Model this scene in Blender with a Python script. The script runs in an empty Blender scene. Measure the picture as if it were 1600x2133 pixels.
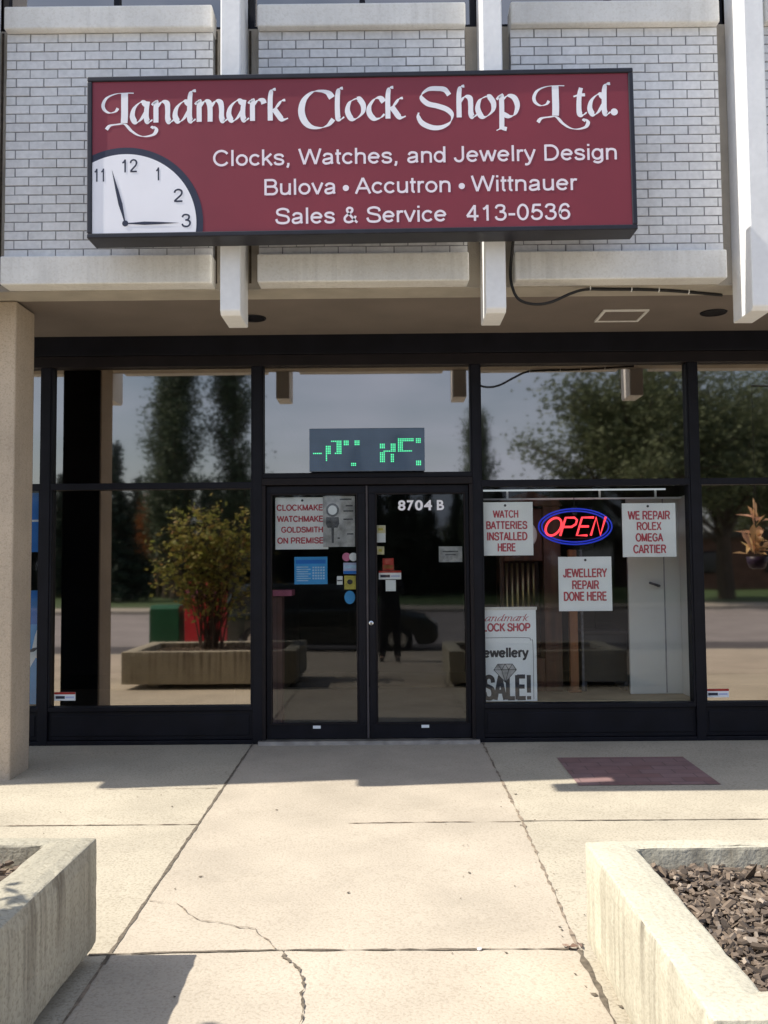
import bpy, bmesh, math, random
from mathutils import Vector, Matrix, noise as mn
random.seed(7)
C = bpy.context.scene.collection
S = bpy.context.scene
R = math.radians

# ------------------------------------------------------------------ camera, sky, sun, exposure
cam = bpy.data.cameras.new('camera'); co = bpy.data.objects.new('camera', cam); C.objects.link(co)
PITCH, YAW, ROLL = R(3.28), R(0.18), 0.0085
fw = Vector((-math.sin(YAW)*math.cos(PITCH), math.cos(YAW)*math.cos(PITCH), math.sin(PITCH)))
r0 = Vector((math.cos(YAW), math.sin(YAW), 0)); u0 = r0.cross(fw)
rt = r0*math.cos(ROLL) - u0*math.sin(ROLL); up = u0*math.cos(ROLL) + r0*math.sin(ROLL)
m = Matrix((rt, up, -fw)).transposed().to_4x4(); m.translation = Vector((0, -7.84, 1.475))
co.matrix_world = m
cam.sensor_fit = 'VERTICAL'; cam.sensor_height = 24.0; cam.lens = 24.0*1928/2133
cam.clip_start = 0.02; cam.clip_end = 2000
S.camera = co

SUN_EL, SUN_AZ = R(50), R(6.5)     # sun stands to the left, a little in front of the facade
sd = Vector((math.cos(SUN_EL)*math.cos(SUN_AZ), math.cos(SUN_EL)*math.sin(SUN_AZ), -math.sin(SUN_EL)))
W = bpy.data.worlds.new('World'); S.world = W; W.use_nodes = True
nt = W.node_tree; bg = nt.nodes['Background']; bg.inputs['Strength'].default_value = 0.12
sky = nt.nodes.new('ShaderNodeTexSky'); sky.sky_type = 'NISHITA'; sky.sun_disc = False
sky.sun_elevation = SUN_EL; sky.sun_rotation = R(263.5); sky.air_density = 1.0; sky.dust_density = 1.5
tc = nt.nodes.new('ShaderNodeTexCoord'); mp = nt.nodes.new('ShaderNodeMapping'); mp.inputs['Scale'].default_value = (2.2, 2.2, 7)
nz = nt.nodes.new('ShaderNodeTexNoise'); nz.inputs['Scale'].default_value = 1.6; nz.inputs['Detail'].default_value = 5; nz.inputs['Roughness'].default_value = .5
rp = nt.nodes.new('ShaderNodeValToRGB'); rp.color_ramp.elements[0].position = .38; rp.color_ramp.elements[1].position = .7
rp.color_ramp.elements[0].color = (.15, .15, .15, 1); rp.color_ramp.elements[1].color = (.85, .85, .85, 1)
mx = nt.nodes.new('ShaderNodeMix'); mx.data_type = 'RGBA'; mx.inputs[7].default_value = (5.5, 6.3, 8.3, 1)
nt.links.new(tc.outputs['Generated'], mp.inputs[0]); nt.links.new(mp.outputs[0], nz.inputs['Vector'])
nt.links.new(nz.outputs['Fac'], rp.inputs[0]); nt.links.new(rp.outputs[0], mx.inputs[0])
nt.links.new(sky.outputs[0], mx.inputs[6]); nt.links.new(mx.outputs[2], bg.inputs['Color'])
sl = bpy.data.lights.new('sun', 'SUN'); sl.energy = 4.9; sl.angle = R(0.53); sl.color = (1, .95, .86)
so = bpy.data.objects.new('sun', sl); C.objects.link(so); so.location = (-20, -8, 30)
so.rotation_euler = sd.to_track_quat('-Z', 'Y').to_euler()
S.view_settings.view_transform = 'Standard'; S.view_settings.look = 'None'
S.view_settings.gamma = 1; S.view_settings.exposure = 0.48
S.cycles.max_bounces = 8; S.cycles.transparent_max_bounces = 12

# ------------------------------------------------------------------ materials
def newmat(name):
    m = bpy.data.materials.new(name); m.use_nodes = True
    return m, m.node_tree, m.node_tree.nodes['Principled BSDF']
def mat(name, col, rough=.6, amt=.12, scale=6, detail=4, bump=0, bscale=None, metal=0, spec=.4, stretch=(1, 1, 1), emit=None, estr=0, coat=0):
    m, t, p = newmat(name)
    N, L = t.nodes, t.links
    p.inputs['Roughness'].default_value = rough; p.inputs['Metallic'].default_value = metal
    p.inputs['Specular IOR Level'].default_value = spec; p.inputs['Coat Weight'].default_value = coat
    c = N.new('ShaderNodeTexCoord'); mpn = N.new('ShaderNodeMapping'); mpn.inputs['Scale'].default_value = stretch
    L.new(c.outputs['Object'], mpn.inputs[0])
    n = N.new('ShaderNodeTexNoise'); n.inputs['Scale'].default_value = scale; n.inputs['Detail'].default_value = detail
    L.new(mpn.outputs[0], n.inputs['Vector'])
    r = N.new('ShaderNodeValToRGB'); r.color_ramp.elements[0].position = .3; r.color_ramp.elements[1].position = .7
    r.color_ramp.elements[0].color = (*[max(0, v*(1-amt)) for v in col], 1); r.color_ramp.elements[1].color = (*[min(1, v*(1+amt)) for v in col], 1)
    L.new(n.outputs['Fac'], r.inputs[0]); L.new(r.outputs[0], p.inputs['Base Color'])
    if bump:
        n2 = N.new('ShaderNodeTexNoise'); n2.inputs['Scale'].default_value = bscale or scale*6; n2.inputs['Detail'].default_value = 6
        L.new(c.outputs['Object'], n2.inputs['Vector'])
        b = N.new('ShaderNodeBump'); b.inputs['Strength'].default_value = bump; b.inputs['Distance'].default_value = .01
        L.new(n2.outputs['Fac'], b.inputs['Height']); L.new(b.outputs[0], p.inputs['Normal'])
    if emit:
        p.inputs['Emission Color'].default_value = (*emit, 1); p.inputs['Emission Strength'].default_value = estr
    return m
def islandmat(name, cols, rough=.7, trans=0.0, spec=.25):
    """colour chosen per mesh island: leaves, chips, bricks"""
    m, t, p = newmat(name); N, L = t.nodes, t.links
    g = N.new('ShaderNodeNewGeometry'); r = N.new('ShaderNodeValToRGB')
    e = r.color_ramp.elements
    while len(e) < len(cols): e.new(.5)
    for i, c in enumerate(cols): e[i].position = i/(len(cols)-1); e[i].color = (*c, 1)
    L.new(g.outputs['Random Per Island'], r.inputs[0]); L.new(r.outputs[0], p.inputs['Base Color'])
    p.inputs['Roughness'].default_value = rough; p.inputs['Specular IOR Level'].default_value = spec
    if trans:
        tr = N.new('ShaderNodeBsdfTranslucent'); L.new(r.outputs[0], tr.inputs[0])
        ms = N.new('ShaderNodeMixShader'); ms.inputs[0].default_value = trans
        L.new(p.outputs[0], ms.inputs[1]); L.new(tr.outputs[0], ms.inputs[2]); L.new(ms.outputs[0], N['Material Output'].inputs[0])
    return m
def glassmat(name, refl, tint, fac, edge=.25, bump=.012):
    m, t, p = newmat(name); N, L = t.nodes, t.links; N.remove(p)
    tr = N.new('ShaderNodeBsdfTransparent'); tr.inputs[0].default_value = (*tint, 1)
    gl = N.new('ShaderNodeBsdfGlossy'); gl.inputs['Roughness'].default_value = 0.028; gl.inputs[0].default_value = (*refl, 1)
    fr = N.new('ShaderNodeLayerWeight'); fr.inputs[0].default_value = edge
    ml = N.new('ShaderNodeMath'); ml.operation = 'MULTIPLY_ADD'; ml.inputs[1].default_value = .5; ml.inputs[2].default_value = fac; ml.use_clamp = True
    L.new(fr.outputs['Fresnel'], ml.inputs[0])
    c = N.new('ShaderNodeTexCoord'); n = N.new('ShaderNodeTexNoise'); n.inputs['Scale'].default_value = 1.3; n.inputs['Detail'].default_value = 1
    L.new(c.outputs['Object'], n.inputs['Vector'])
    b = N.new('ShaderNodeBump'); b.inputs['Strength'].default_value = bump; b.inputs['Distance'].default_value = .05
    L.new(n.outputs['Fac'], b.inputs['Height']); L.new(b.outputs[0], gl.inputs['Normal'])
    ms = N.new('ShaderNodeMixShader'); L.new(ml.outputs[0], ms.inputs[0]); L.new(tr.outputs[0], ms.inputs[1]); L.new(gl.outputs[0], ms.inputs[2])
    L.new(ms.outputs[0], N['Material Output'].inputs[0])
    return m
def concretemat(name, col, dark, speck=.25, sscale=90, streak=0.0, bump=.35):
    """exposed concrete: broad tone, fine aggregate specks, rain streaks on upright faces"""
    m, t, p = newmat(name); N, L = t.nodes, t.links
    c = N.new('ShaderNodeTexCoord')
    n1 = N.new('ShaderNodeTexNoise'); n1.inputs['Scale'].default_value = 1.4; n1.inputs['Detail'].default_value = 6; n1.inputs['Roughness'].default_value = .6
    n2 = N.new('ShaderNodeTexNoise'); n2.inputs['Scale'].default_value = sscale; n2.inputs['Detail'].default_value = 3
    v = N.new('ShaderNodeTexVoronoi'); v.inputs['Scale'].default_value = sscale*.75
    for n in (n1, n2, v): L.new(c.outputs['Object'], n.inputs['Vector'])
    r1 = N.new('ShaderNodeValToRGB'); r1.color_ramp.elements[0].position = .3; r1.color_ramp.elements[1].position = .72
    r1.color_ramp.elements[0].color = (*[x*.80 for x in col], 1); r1.color_ramp.elements[1].color = (*[min(1, x*1.08) for x in col], 1)
    L.new(n1.outputs['Fac'], r1.inputs[0])
    r2 = N.new('ShaderNodeValToRGB'); r2.color_ramp.elements[0].position = .36; r2.color_ramp.elements[1].position = .5
    r2.color_ramp.elements[0].color = (1, 1, 1, 1); r2.color_ramp.elements[1].color = (0, 0, 0, 1)
    L.new(n2.outputs['Fac'], r2.inputs[0])
    k = N.new('ShaderNodeMath'); k.operation = 'MULTIPLY'; k.inputs[1].default_value = speck; L.new(r2.outputs[0], k.inputs[0])
    mx = N.new('ShaderNodeMix'); mx.data_type = 'RGBA'; L.new(k.outputs[0], mx.inputs[0]); L.new(r1.outputs[0], mx.inputs[6]); mx.inputs[7].default_value = (*dark, 1)
    out = mx.outputs[2]
    # light pebbles
    rv = N.new('ShaderNodeValToRGB'); rv.color_ramp.elements[0].position = .0; rv.color_ramp.elements[1].position = .35
    rv.color_ramp.elements[0].color = (speck*.9,)*3 + (1,); rv.color_ramp.elements[1].color = (0, 0, 0, 1)
    L.new(v.outputs['Distance'], rv.inputs[0])
    m2 = N.new('ShaderNodeMix'); m2.data_type = 'RGBA'; L.new(rv.outputs[0], m2.inputs[0]); L.new(out, m2.inputs[6]); m2.inputs[7].default_value = (*[min(1, x*1.3) for x in col], 1)
    out = m2.outputs[2]
    if streak:
        mp = N.new('ShaderNodeMapping'); mp.inputs['Scale'].default_value = (22, 22, .6); L.new(c.outputs['Object'], mp.inputs[0])
        n3 = N.new('ShaderNodeTexNoise'); n3.inputs['Scale'].default_value = 1.0; n3.inputs['Detail'].default_value = 5; L.new(mp.outputs[0], n3.inputs['Vector'])
        r3 = N.new('ShaderNodeValToRGB'); r3.color_ramp.elements[0].position = .44; r3.color_ramp.elements[1].position = .68
        L.new(n3.outputs['Fac'], r3.inputs[0])
        sx = N.new('ShaderNodeSeparateXYZ'); L.new(c.outputs['Object'], sx.inputs[0])
        zr = N.new('ShaderNodeMapRange'); zr.inputs[1].default_value = -.1; zr.inputs[2].default_value = .45; zr.inputs[3].default_value = .1; zr.inputs[4].default_value = 1
        L.new(sx.outputs['Z'], zr.inputs[0])
        g = N.new('ShaderNodeNewGeometry'); sn = N.new('ShaderNodeSeparateXYZ'); L.new(g.outputs['True Normal'], sn.inputs[0])
        ab = N.new('ShaderNodeMath'); ab.operation = 'LESS_THAN'; ab.inputs[1].default_value = .5; L.new(sn.outputs['Z'], ab.inputs[0])
        a = N.new('ShaderNodeMath'); a.operation = 'MULTIPLY'; L.new(r3.outputs[0], a.inputs[0]); L.new(zr.outputs[0], a.inputs[1])
        b_ = N.new('ShaderNodeMath'); b_.operation = 'MULTIPLY'; L.new(a.outputs[0], b_.inputs[0]); L.new(ab.outputs[0], b_.inputs[1])
        d_ = N.new('ShaderNodeMath'); d_.operation = 'MULTIPLY'; L.new(b_.outputs[0], d_.inputs[0]); d_.inputs[1].default_value = streak
        n4 = N.new('ShaderNodeTexNoise'); n4.inputs['Scale'].default_value = 1.9; n4.inputs['Detail'].default_value = 3; L.new(c.outputs['Object'], n4.inputs['Vector'])
        r4 = N.new('ShaderNodeMapRange'); r4.inputs[1].default_value = .38; r4.inputs[2].default_value = .62; L.new(n4.outputs['Fac'], r4.inputs[0])
        e_ = N.new('ShaderNodeMath'); e_.operation = 'MULTIPLY'; L.new(d_.outputs[0], e_.inputs[0]); L.new(r4.outputs[0], e_.inputs[1]); d_ = e_
        m3 = N.new('ShaderNodeMix'); m3.data_type = 'RGBA'; L.new(d_.outputs[0], m3.inputs[0]); L.new(out, m3.inputs[6]); m3.inputs[7].default_value = (.12, .10, .075, 1)
        out = m3.outputs[2]
    L.new(out, p.inputs['Base Color']); p.inputs['Roughness'].default_value = .85; p.inputs['Specular IOR Level'].default_value = .2
    b = N.new('ShaderNodeBump'); b.inputs['Strength'].default_value = bump; b.inputs['Distance'].default_value = .006
    L.new(n2.outputs['Fac'], b.inputs['Height']); L.new(b.outputs[0], p.inputs['Normal'])
    return m
def emitmat(name, col, s):
    m, t, p = newmat(name)
    p.inputs['Base Color'].default_value = (*[min(1, c*.6) for c in col], 1)
    p.inputs['Emission Color'].default_value = (*col, 1); p.inputs['Emission Strength'].default_value = s
    return m

M = dict(
 slab=concretemat('exposed_aggregate', (.50, .445, .345), (.22, .18, .13), .42, 75),
 walk=concretemat('walk_concrete', (.50, .435, .345), (.22, .17, .12), .28, 80),
 planter=concretemat('planter_concrete', (.54, .50, .39), (.25, .22, .16), .3, 70, streak=.9, bump=.5),
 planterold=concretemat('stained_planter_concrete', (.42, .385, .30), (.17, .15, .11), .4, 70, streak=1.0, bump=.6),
 precast=concretemat('cream_precast', (.83, .81, .765), (.55, .51, .43), .22, 60, streak=.16, bump=.3),
 fin=mat('white_painted_fin', (.86, .855, .845), .6, .05, 2.5, 5, .1, 50),
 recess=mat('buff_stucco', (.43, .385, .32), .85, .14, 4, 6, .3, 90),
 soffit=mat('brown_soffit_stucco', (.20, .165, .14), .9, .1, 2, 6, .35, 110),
 column=concretemat('tan_column', (.55, .455, .35), (.33, .26, .19), .45, 95, streak=.12, bump=.5),
 brick=islandmat('grey_white_brick', [(.68, .675, .68), (.75, .75, .755), (.71, .71, .715), (.78, .78, .785), (.74, .735, .735), (.70, .705, .705)], .7),
 mortar=mat('dark_mortar', (.29, .29, .30), .95, .25, 20),
 black=mat('black_anodised', (.006, .006, .010), .5, .3, 5, 5, .03, 30, spec=.22),
 bronze=mat('dark_bronze_frame', (.012, .009, .010), .5, .25, 6, 5, .03, 30, spec=.22),
 alu=mat('worn_aluminium', (.34, .31, .27), .5, .3, 9, 6, .1, 50, metal=.6),
 rail=mat('grey_meeting_rail', (.06, .052, .056), .5, .2, 10),
 joint=mat('joint_dirt', (.14, .115, .085), .95, .4, 40),
 crack=mat('crack_dirt', (.24, .19, .14), .95, .5, 30),
 gap=mat('open_joint', (.07, .055, .04), .95, .4, 30),
 signframe=mat('navy_black_sign_cabinet', (.018, .018, .026), .45, .2, 8, 4, .02),
 red=mat('burgundy_sign_face', (.215, .024, .038), .42, .08, 1.6, 4, spec=.5),
 signwhite=mat('white_vinyl', (.87, .86, .90), .45, .03, 3),
 signpink=mat('pale_pink_vinyl', (.84, .76, .82), .45, .03, 3),
 navy=mat('navy_vinyl', (.028, .032, .06), .45, .1, 6),
 paper=mat('white_board', (.84, .87, .88), .6, .04, 3),
 redink=mat('faded_red_ink', (.48, .075, .10), .6, .25, 60),
 ink=mat('charcoal_ink', (.05, .05, .06), .6, .3, 40),
 greyprint=mat('grey_halftone_print', (.42, .42, .42), .6, .4, 14, 8),
 darkprint=mat('dark_grey_print', (.10, .10, .11), .6, .4, 30),
 blue=mat('sky_blue_print', (.06, .36, .75), .5, .12, 6),
 deepblue=mat('deep_blue_print', (.02, .19, .62), .5, .1, 6),
 paleblue=mat('pale_blue_print', (.45, .66, .85), .5, .15, 30),
 yellow=mat('dull_yellow_print', (.55, .48, .10), .55, .2, 30),
 cream=mat('cream_print', (.72, .66, .42), .55, .2, 25),
 pink=mat('pink_print', (.70, .22, .38), .55, .1, 20),
 lilac=mat('lilac_print', (.50, .54, .76), .55, .1, 20),
 redprint=mat('red_print', (.42, .03, .02), .55, .15, 20),
 rubber=mat('black_rubber', (.015, .014, .014), .55, .2, 10),
 bark=mat('tree_bark', (.09, .07, .052), .9, .35, 8, 6, .6, 30, stretch=(1, 1, .3)),
 asphalt=mat('worn_asphalt', (.27, .245, .235), .9, .18, 1.2, 8, .4, 60),
 darkasphalt=mat('dark_asphalt', (.085, .078, .08), .9, .2, 1.2, 8, .4, 60),
 grass=mat('lawn', (.055, .095, .03), .9, .35, 3, 8, .6, 40),
 kerb=mat('kerb_concrete', (.40, .36, .30), .85, .15, 3, 6, .3, 60),
 carpaint=mat('dark_green_car_paint', (.006, .014, .012), .25, .1, 4, spec=.6, coat=.7),
 carglass=mat('dark_car_glass', (.01, .011, .012), .08, .05, 3, spec=.6),
 chrome=mat('chrome', (.6, .6, .6), .2, .05, 5, metal=1),
 lamp=mat('lamp_lens', (.6, .6, .6), .2, .1, 9),
 taillamp=mat('tail_lamp_lens', (.35, .02, .02), .25, .1, 9),
 boxgreen=mat('green_enamel', (.012, .10, .045), .4, .12, 4),
 boxred=mat('red_enamel', (.62, .035, .05), .4, .12, 4),
 boxwindow=mat('dark_plastic_window', (.03, .03, .035), .2, .1, 5),
 walnut=mat('dark_brown_wood', (.075, .028, .014), .45, .45, 3, 6, .1, 30, stretch=(6, 6, .6)),
 oak=mat('orange_brown_wood', (.24, .095, .035), .5, .3, 3, 6, .1, 30, stretch=(6, 6, .6)),
 brass=mat('brass', (.52, .43, .24), .35, .2, 8, metal=.8),
 whitedoor=mat('off_white_door_paint', (.62, .62, .58), .5, .06, 2, 5),
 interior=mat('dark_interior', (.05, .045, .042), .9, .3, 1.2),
 tanfloor=mat('tan_display_floor', (.34, .27, .17), .7, .2, 4),
 darkcab=mat('black_cabinet', (.018, .018, .018), .6, .3, 4),
 led=mat('led_panel', (.07, .11, .19), .2, .15, 6, spec=.6, coat=.6),
 leddot=mat('unlit_led', (.05, .08, .09), .4, .1, 9),
 ledlit=emitmat('lit_green_led', (.1, 1, .42), .8),
 neonred=emitmat('lit_red_neon', (1, .05, .065), 1.3),
 neonblue=emitmat('lit_blue_neon', (.02, .05, .70), .34),
 tubeglow=emitmat('added_glow_tube', (.85, .93, 1.0), .35),
 bowl=mat('dark_purple_plastic', (.035, .02, .05), .45, .15, 6),
 skin=mat('skin', (.48, .29, .21), .55, .08, 8),
 jacket=mat('dark_jacket_cloth', (.02, .022, .03), .9, .3, 12, 5, .3),
 trousers=mat('dark_trouser_cloth', (.022, .022, .026), .9, .3, 14, 5, .3),
 hair=mat('brown_hair', (.035, .022, .014), .7, .4, 30),
 shoe=mat('black_shoe', (.015, .014, .014), .5, .3, 8),
 brickred=mat('brown_brick_far', (.16, .085, .065), .9, .25, 2, 6),
 farroof=mat('far_roof', (.10, .085, .08), .9, .2, 2),
 tile=None,
 mirror=glassmat('bronze_mirror_glass', (.98, .88, .79), (.35, .31, .29), .345),
 clear=glassmat('clear_glass', (.95, .95, .95), (.80, .82, .81), .05),
 display=glassmat('display_glass', (.95, .95, .95), (.88, .90, .89), .03, edge=.2),
 thru=None,
 leafdark=islandmat('dark_poplar_leaves', [(.07, .095, .06), (.10, .135, .08), (.08, .11, .07), (.125, .155, .10)], .6, .25),
 leafmid=islandmat('mid_green_leaves', [(.11, .135, .07), (.15, .18, .09), (.125, .155, .08), (.18, .205, .11)], .6, .3),
 leafspruce=islandmat('spruce_needles', [(.022, .038, .028), (.035, .056, .04), (.028, .046, .032)], .7, .1),
 leafshrub=islandmat('autumn_shrub_leaves', [(.20, .24, .06), (.32, .33, .08), (.36, .30, .08), (.25, .28, .07), (.38, .22, .08)], .55, .4),
 leaforange=islandmat('orange_autumn_leaves', [(.28, .09, .03), (.35, .14, .04), (.22, .10, .04)], .6, .3),
 leafflower=islandmat('orange_pink_petals', [(.80, .50, .26), (.80, .58, .30), (.80, .48, .38), (.66, .55, .25)], .5, .35),
 mulch=islandmat('bark_chips', [(.09, .07, .055), (.18, .135, .098), (.045, .035, .028), (.25, .19, .14), (.11, .082, .062), (.38, .31, .24)], .9),
)
def tilemat():
    m, t, p = newmat('red_paver_brick'); N, L = t.nodes, t.links
    c = N.new('ShaderNodeTexCoord'); b = N.new('ShaderNodeTexBrick')
    b.inputs['Scale'].default_value = 1; b.inputs['Brick Width'].default_value = .24; b.inputs['Row Height'].default_value = .115; b.inputs['Mortar Size'].default_value = .005
    b.inputs['Color1'].default_value = (.30, .165, .15, 1); b.inputs['Color2'].default_value = (.34, .215, .205, 1); b.inputs['Mortar'].default_value = (.22, .14, .13, 1)
    L.new(c.outputs['Object'], b.inputs['Vector'])
    n = N.new('ShaderNodeTexNoise'); n.inputs['Scale'].default_value = 7; n.inputs['Detail'].default_value = 6; L.new(c.outputs['Object'], n.inputs['Vector'])
    mx = N.new('ShaderNodeMix'); mx.data_type = 'RGBA'; mx.blend_type = 'MULTIPLY'; mx.inputs[0].default_value = .5
    L.new(b.outputs['Color'], mx.inputs[6]); L.new(n.outputs['Fac'], mx.inputs[7]); L.new(mx.outputs[2], p.inputs['Base Color'])
    p.inputs['Roughness'].default_value = .9
    return m
def weather(m, amt):
    t = m.node_tree; N, L = t.nodes, t.links; p = N['Principled BSDF']; src = p.inputs['Base Color'].links[0].from_socket
    c = N.new('ShaderNodeTexCoord'); mp = N.new('ShaderNodeMapping'); mp.inputs['Scale'].default_value = (5, 5, .9); L.new(c.outputs['Object'], mp.inputs[0])
    a = N.new('ShaderNodeTexNoise'); a.inputs['Scale'].default_value = 1; a.inputs['Detail'].default_value = 7; L.new(mp.outputs[0], a.inputs['Vector'])
    b = N.new('ShaderNodeTexNoise'); b.inputs['Scale'].default_value = 26; b.inputs['Detail'].default_value = 5; L.new(c.outputs['Object'], b.inputs['Vector'])
    ad = N.new('ShaderNodeMath'); ad.operation = 'ADD'; L.new(a.outputs['Fac'], ad.inputs[0]); L.new(b.outputs['Fac'], ad.inputs[1])
    r = N.new('ShaderNodeMapRange'); r.inputs[1].default_value = .7; r.inputs[2].default_value = 1.3; r.inputs[3].default_value = 1-amt; r.inputs[4].default_value = 1+amt*.5; L.new(ad.outputs[0], r.inputs[0])
    mx = N.new('ShaderNodeMix'); mx.data_type = 'RGBA'; mx.blend_type = 'MULTIPLY'; mx.inputs[0].default_value = 1; L.new(src, mx.inputs[6]); L.new(r.outputs[0], mx.inputs[7]); L.new(mx.outputs[2], p.inputs['Base Color'])
    bp = N.new('ShaderNodeBump'); bp.inputs['Strength'].default_value = .35; bp.inputs['Distance'].default_value = .004; L.new(b.outputs['Fac'], bp.inputs['Height']); L.new(bp.outputs[0], p.inputs['Normal'])
weather(M['brick'], .17); weather(M['fin'], .06)
M['tile'] = tilemat(); M['pedbrick'] = M['tile']
def thrumat():
    m, t, p = newmat('pane_edge'); t.nodes.remove(p)
    tr = t.nodes.new('ShaderNodeBsdfTransparent'); t.links.new(tr.outputs[0], t.nodes['Material Output'].inputs[0]); return m
M['thru'] = thrumat()

# ------------------------------------------------------------------ mesh helpers
class MB:
    def __init__(s): s.v, s.f, s.mi, s.cur = [], [], [], 0
    def use(s, i): s.cur = i; return s
    def add(s, vs, fs):
        o = len(s.v); s.v += [tuple(v) for v in vs]
        for f in fs: s.f.append([i+o for i in f]); s.mi.append(s.cur)
        return s
    def box(s, x0, x1, y0, y1, z0, z1):
        vs = [(x, y, z) for z in (z0, z1) for y in (y0, y1) for x in (x0, x1)]
        return s.add(vs, [(0, 2, 3, 1), (4, 5, 7, 6), (0, 1, 5, 4), (2, 6, 7, 3), (0, 4, 6, 2), (1, 3, 7, 5)])
    def poly(s, pts): return s.add(pts, [list(range(len(pts)))])
    def prism(s, pts, d):          # polygon swept by vector d
        n = len(pts); d = Vector(d); a = [Vector(p) for p in pts]; vs = a + [p+d for p in a]
        return s.add(vs, [list(range(n))[::-1], list(range(n, 2*n))] + [(i, (i+1) % n, n+(i+1) % n, n+i) for i in range(n)])
    def tube(s, pts, r, n=8, closed=False, cap=True):
        pts = [Vector(p) for p in pts]; k = len(pts); rs = r if isinstance(r, (list, tuple)) else [r]*k
        vs = []; prev = None
        for i, p in enumerate(pts):
            a = pts[(i-1) % k] if (closed or i > 0) else p; b = pts[(i+1) % k] if (closed or i < k-1) else p
            t = (b-a).normalized()
            if prev is None:
                ref = Vector((0, 0, 1)) if abs(t.z) < .9 else Vector((1, 0, 0)); x = t.cross(ref).normalized()
            else: x = (prev - t*prev.dot(t)).normalized()
            prev = x; y = t.cross(x)
            for j in range(n):
                an = 2*math.pi*j/n; vs.append(p + (x*math.cos(an)+y*math.sin(an))*rs[i])
        fs = []
        for i in range(k if closed else k-1):
            for j in range(n): fs.append((i*n+j, i*n+(j+1) % n, ((i+1) % k)*n+(j+1) % n, ((i+1) % k)*n+j))
        if cap and not closed: fs += [list(range(n))[::-1], list(range((k-1)*n, k*n))]
        return s.add(vs, fs)
    def lathe(s, prof, c=(0, 0, 0), n=20, axis='z'):
        vs = []; k = len(prof)
        for r, h in prof:
            for j in range(n):
                a = 2*math.pi*j/n; q = (r*math.cos(a), r*math.sin(a), h)
                if axis == 'y': q = (q[0], q[2], q[1])
                if axis == 'x': q = (q[2], q[0], q[1])
                vs.append((q[0]+c[0], q[1]+c[1], q[2]+c[2]))
        fs = [(i*n+j, i*n+(j+1) % n, (i+1)*n+(j+1) % n, (i+1)*n+j) for i in range(k-1) for j in range(n)]
        fs += [list(range(n))[::-1], list(range((k-1)*n, k*n))]
        return s.add(vs, fs)
    def build(s, name, mats, parent=None, bevel=0, smooth=False, seg=2):
        if not isinstance(mats, (list, tuple)): mats = [mats]
        off = Vector((0, 0, 0)); p = parent
        while p is not None: off += p.location; p = p.parent
        me = bpy.data.meshes.new(name); me.from_pydata([Vector(v)-off for v in s.v], [], s.f)
        for mm in mats: me.materials.append(mm)
        me.polygons.foreach_set('material_index', s.mi)
        if smooth: me.polygons.foreach_set('use_smooth', [True]*len(me.polygons))
        me.update()
        o = bpy.data.objects.new(name, me); C.objects.link(o); o.parent = parent
        if bevel:
            b = o.modifiers.new('bevel', 'BEVEL'); b.width = bevel; b.segments = seg; b.limit_method = 'ANGLE'; b.angle_limit = R(40)
        return o
def tag(o, label=None, cat=None, group=None, kind=None):
    if label: o['label'] = label
    if cat: o['category'] = cat
    if group: o['group'] = group
    if kind: o['kind'] = kind
    return o
def thing(name, label, cat, loc=(0, 0, 0), group=None):
    o = bpy.data.objects.new(name, None); C.objects.link(o); o.location = loc; o.empty_display_size = .2
    return tag(o, label, cat, group)
def setting(o): o['kind'] = 'structure'; return o
def copy_tree(o, parent=None):
    c = o.copy(); C.objects.link(c)
    if parent: c.parent = parent
    for ch in list(o.children): copy_tree(ch, c)
    return c
_tcache = {}
def text2d(s, bold=0.0):
    """outline of a string as flat polygons, cap height normalised to 1"""
    key = (s, bold)
    if key in _tcache: return _tcache[key]
    def raw(body):
        cu = bpy.data.curves.new('t', 'FONT'); cu.body = body; cu.size = 1; cu.offset = bold; cu.resolution_u = 5
        ob = bpy.data.objects.new('t', cu); C.objects.link(ob); dg = bpy.context.evaluated_depsgraph_get()
        me = ob.evaluated_get(dg).to_mesh()
        vs = [tuple(v.co[:2]) for v in me.vertices]; fs = [list(p.vertices) for p in me.polygons]
        ob.evaluated_get(dg).to_mesh_clear(); bpy.data.objects.remove(ob); bpy.data.curves.remove(cu)
        return vs, fs
    hv, _ = raw('H'); y0 = min(v[1] for v in hv); hh = max(v[1] for v in hv)-y0
    vs, fs = raw(s)
    x0 = min(v[0] for v in vs)
    _tcache[key] = ([((v[0]-x0)/hh, (v[1]-y0)/hh) for v in vs], fs)
    return _tcache[key]
def put_text(mb, s, x0, x1, z, h, y, bold=0.0, frame=None):
    """string between x0 and x1 on the plane y, baseline z, capital height h"""
    vs, fs = text2d(s, bold); w = max(v[0] for v in vs)
    mb.add([(x0+v[0]/w*(x1-x0), y, z+v[1]*h) for v in vs], fs)
def catmull(pts, n=8, closed=False):
    P = [Vector(p) for p in pts]; out = []; k = len(P)
    for i in range(k if closed else k-1):
        g = (lambda j: P[j % k]) if closed else (lambda j: P[max(0, min(k-1, j))])
        a, b, c, d = g(i-1), g(i), g(i+1), g(i+2)
        for t in [q/n for q in range(n)]:
            out.append(.5*((2*b)+(c-a)*t+(2*a-5*b+4*c-d)*t*t+(3*b-a-3*c+d)*t**3))
    if not closed: out.append(P[-1])
    return out
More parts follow.
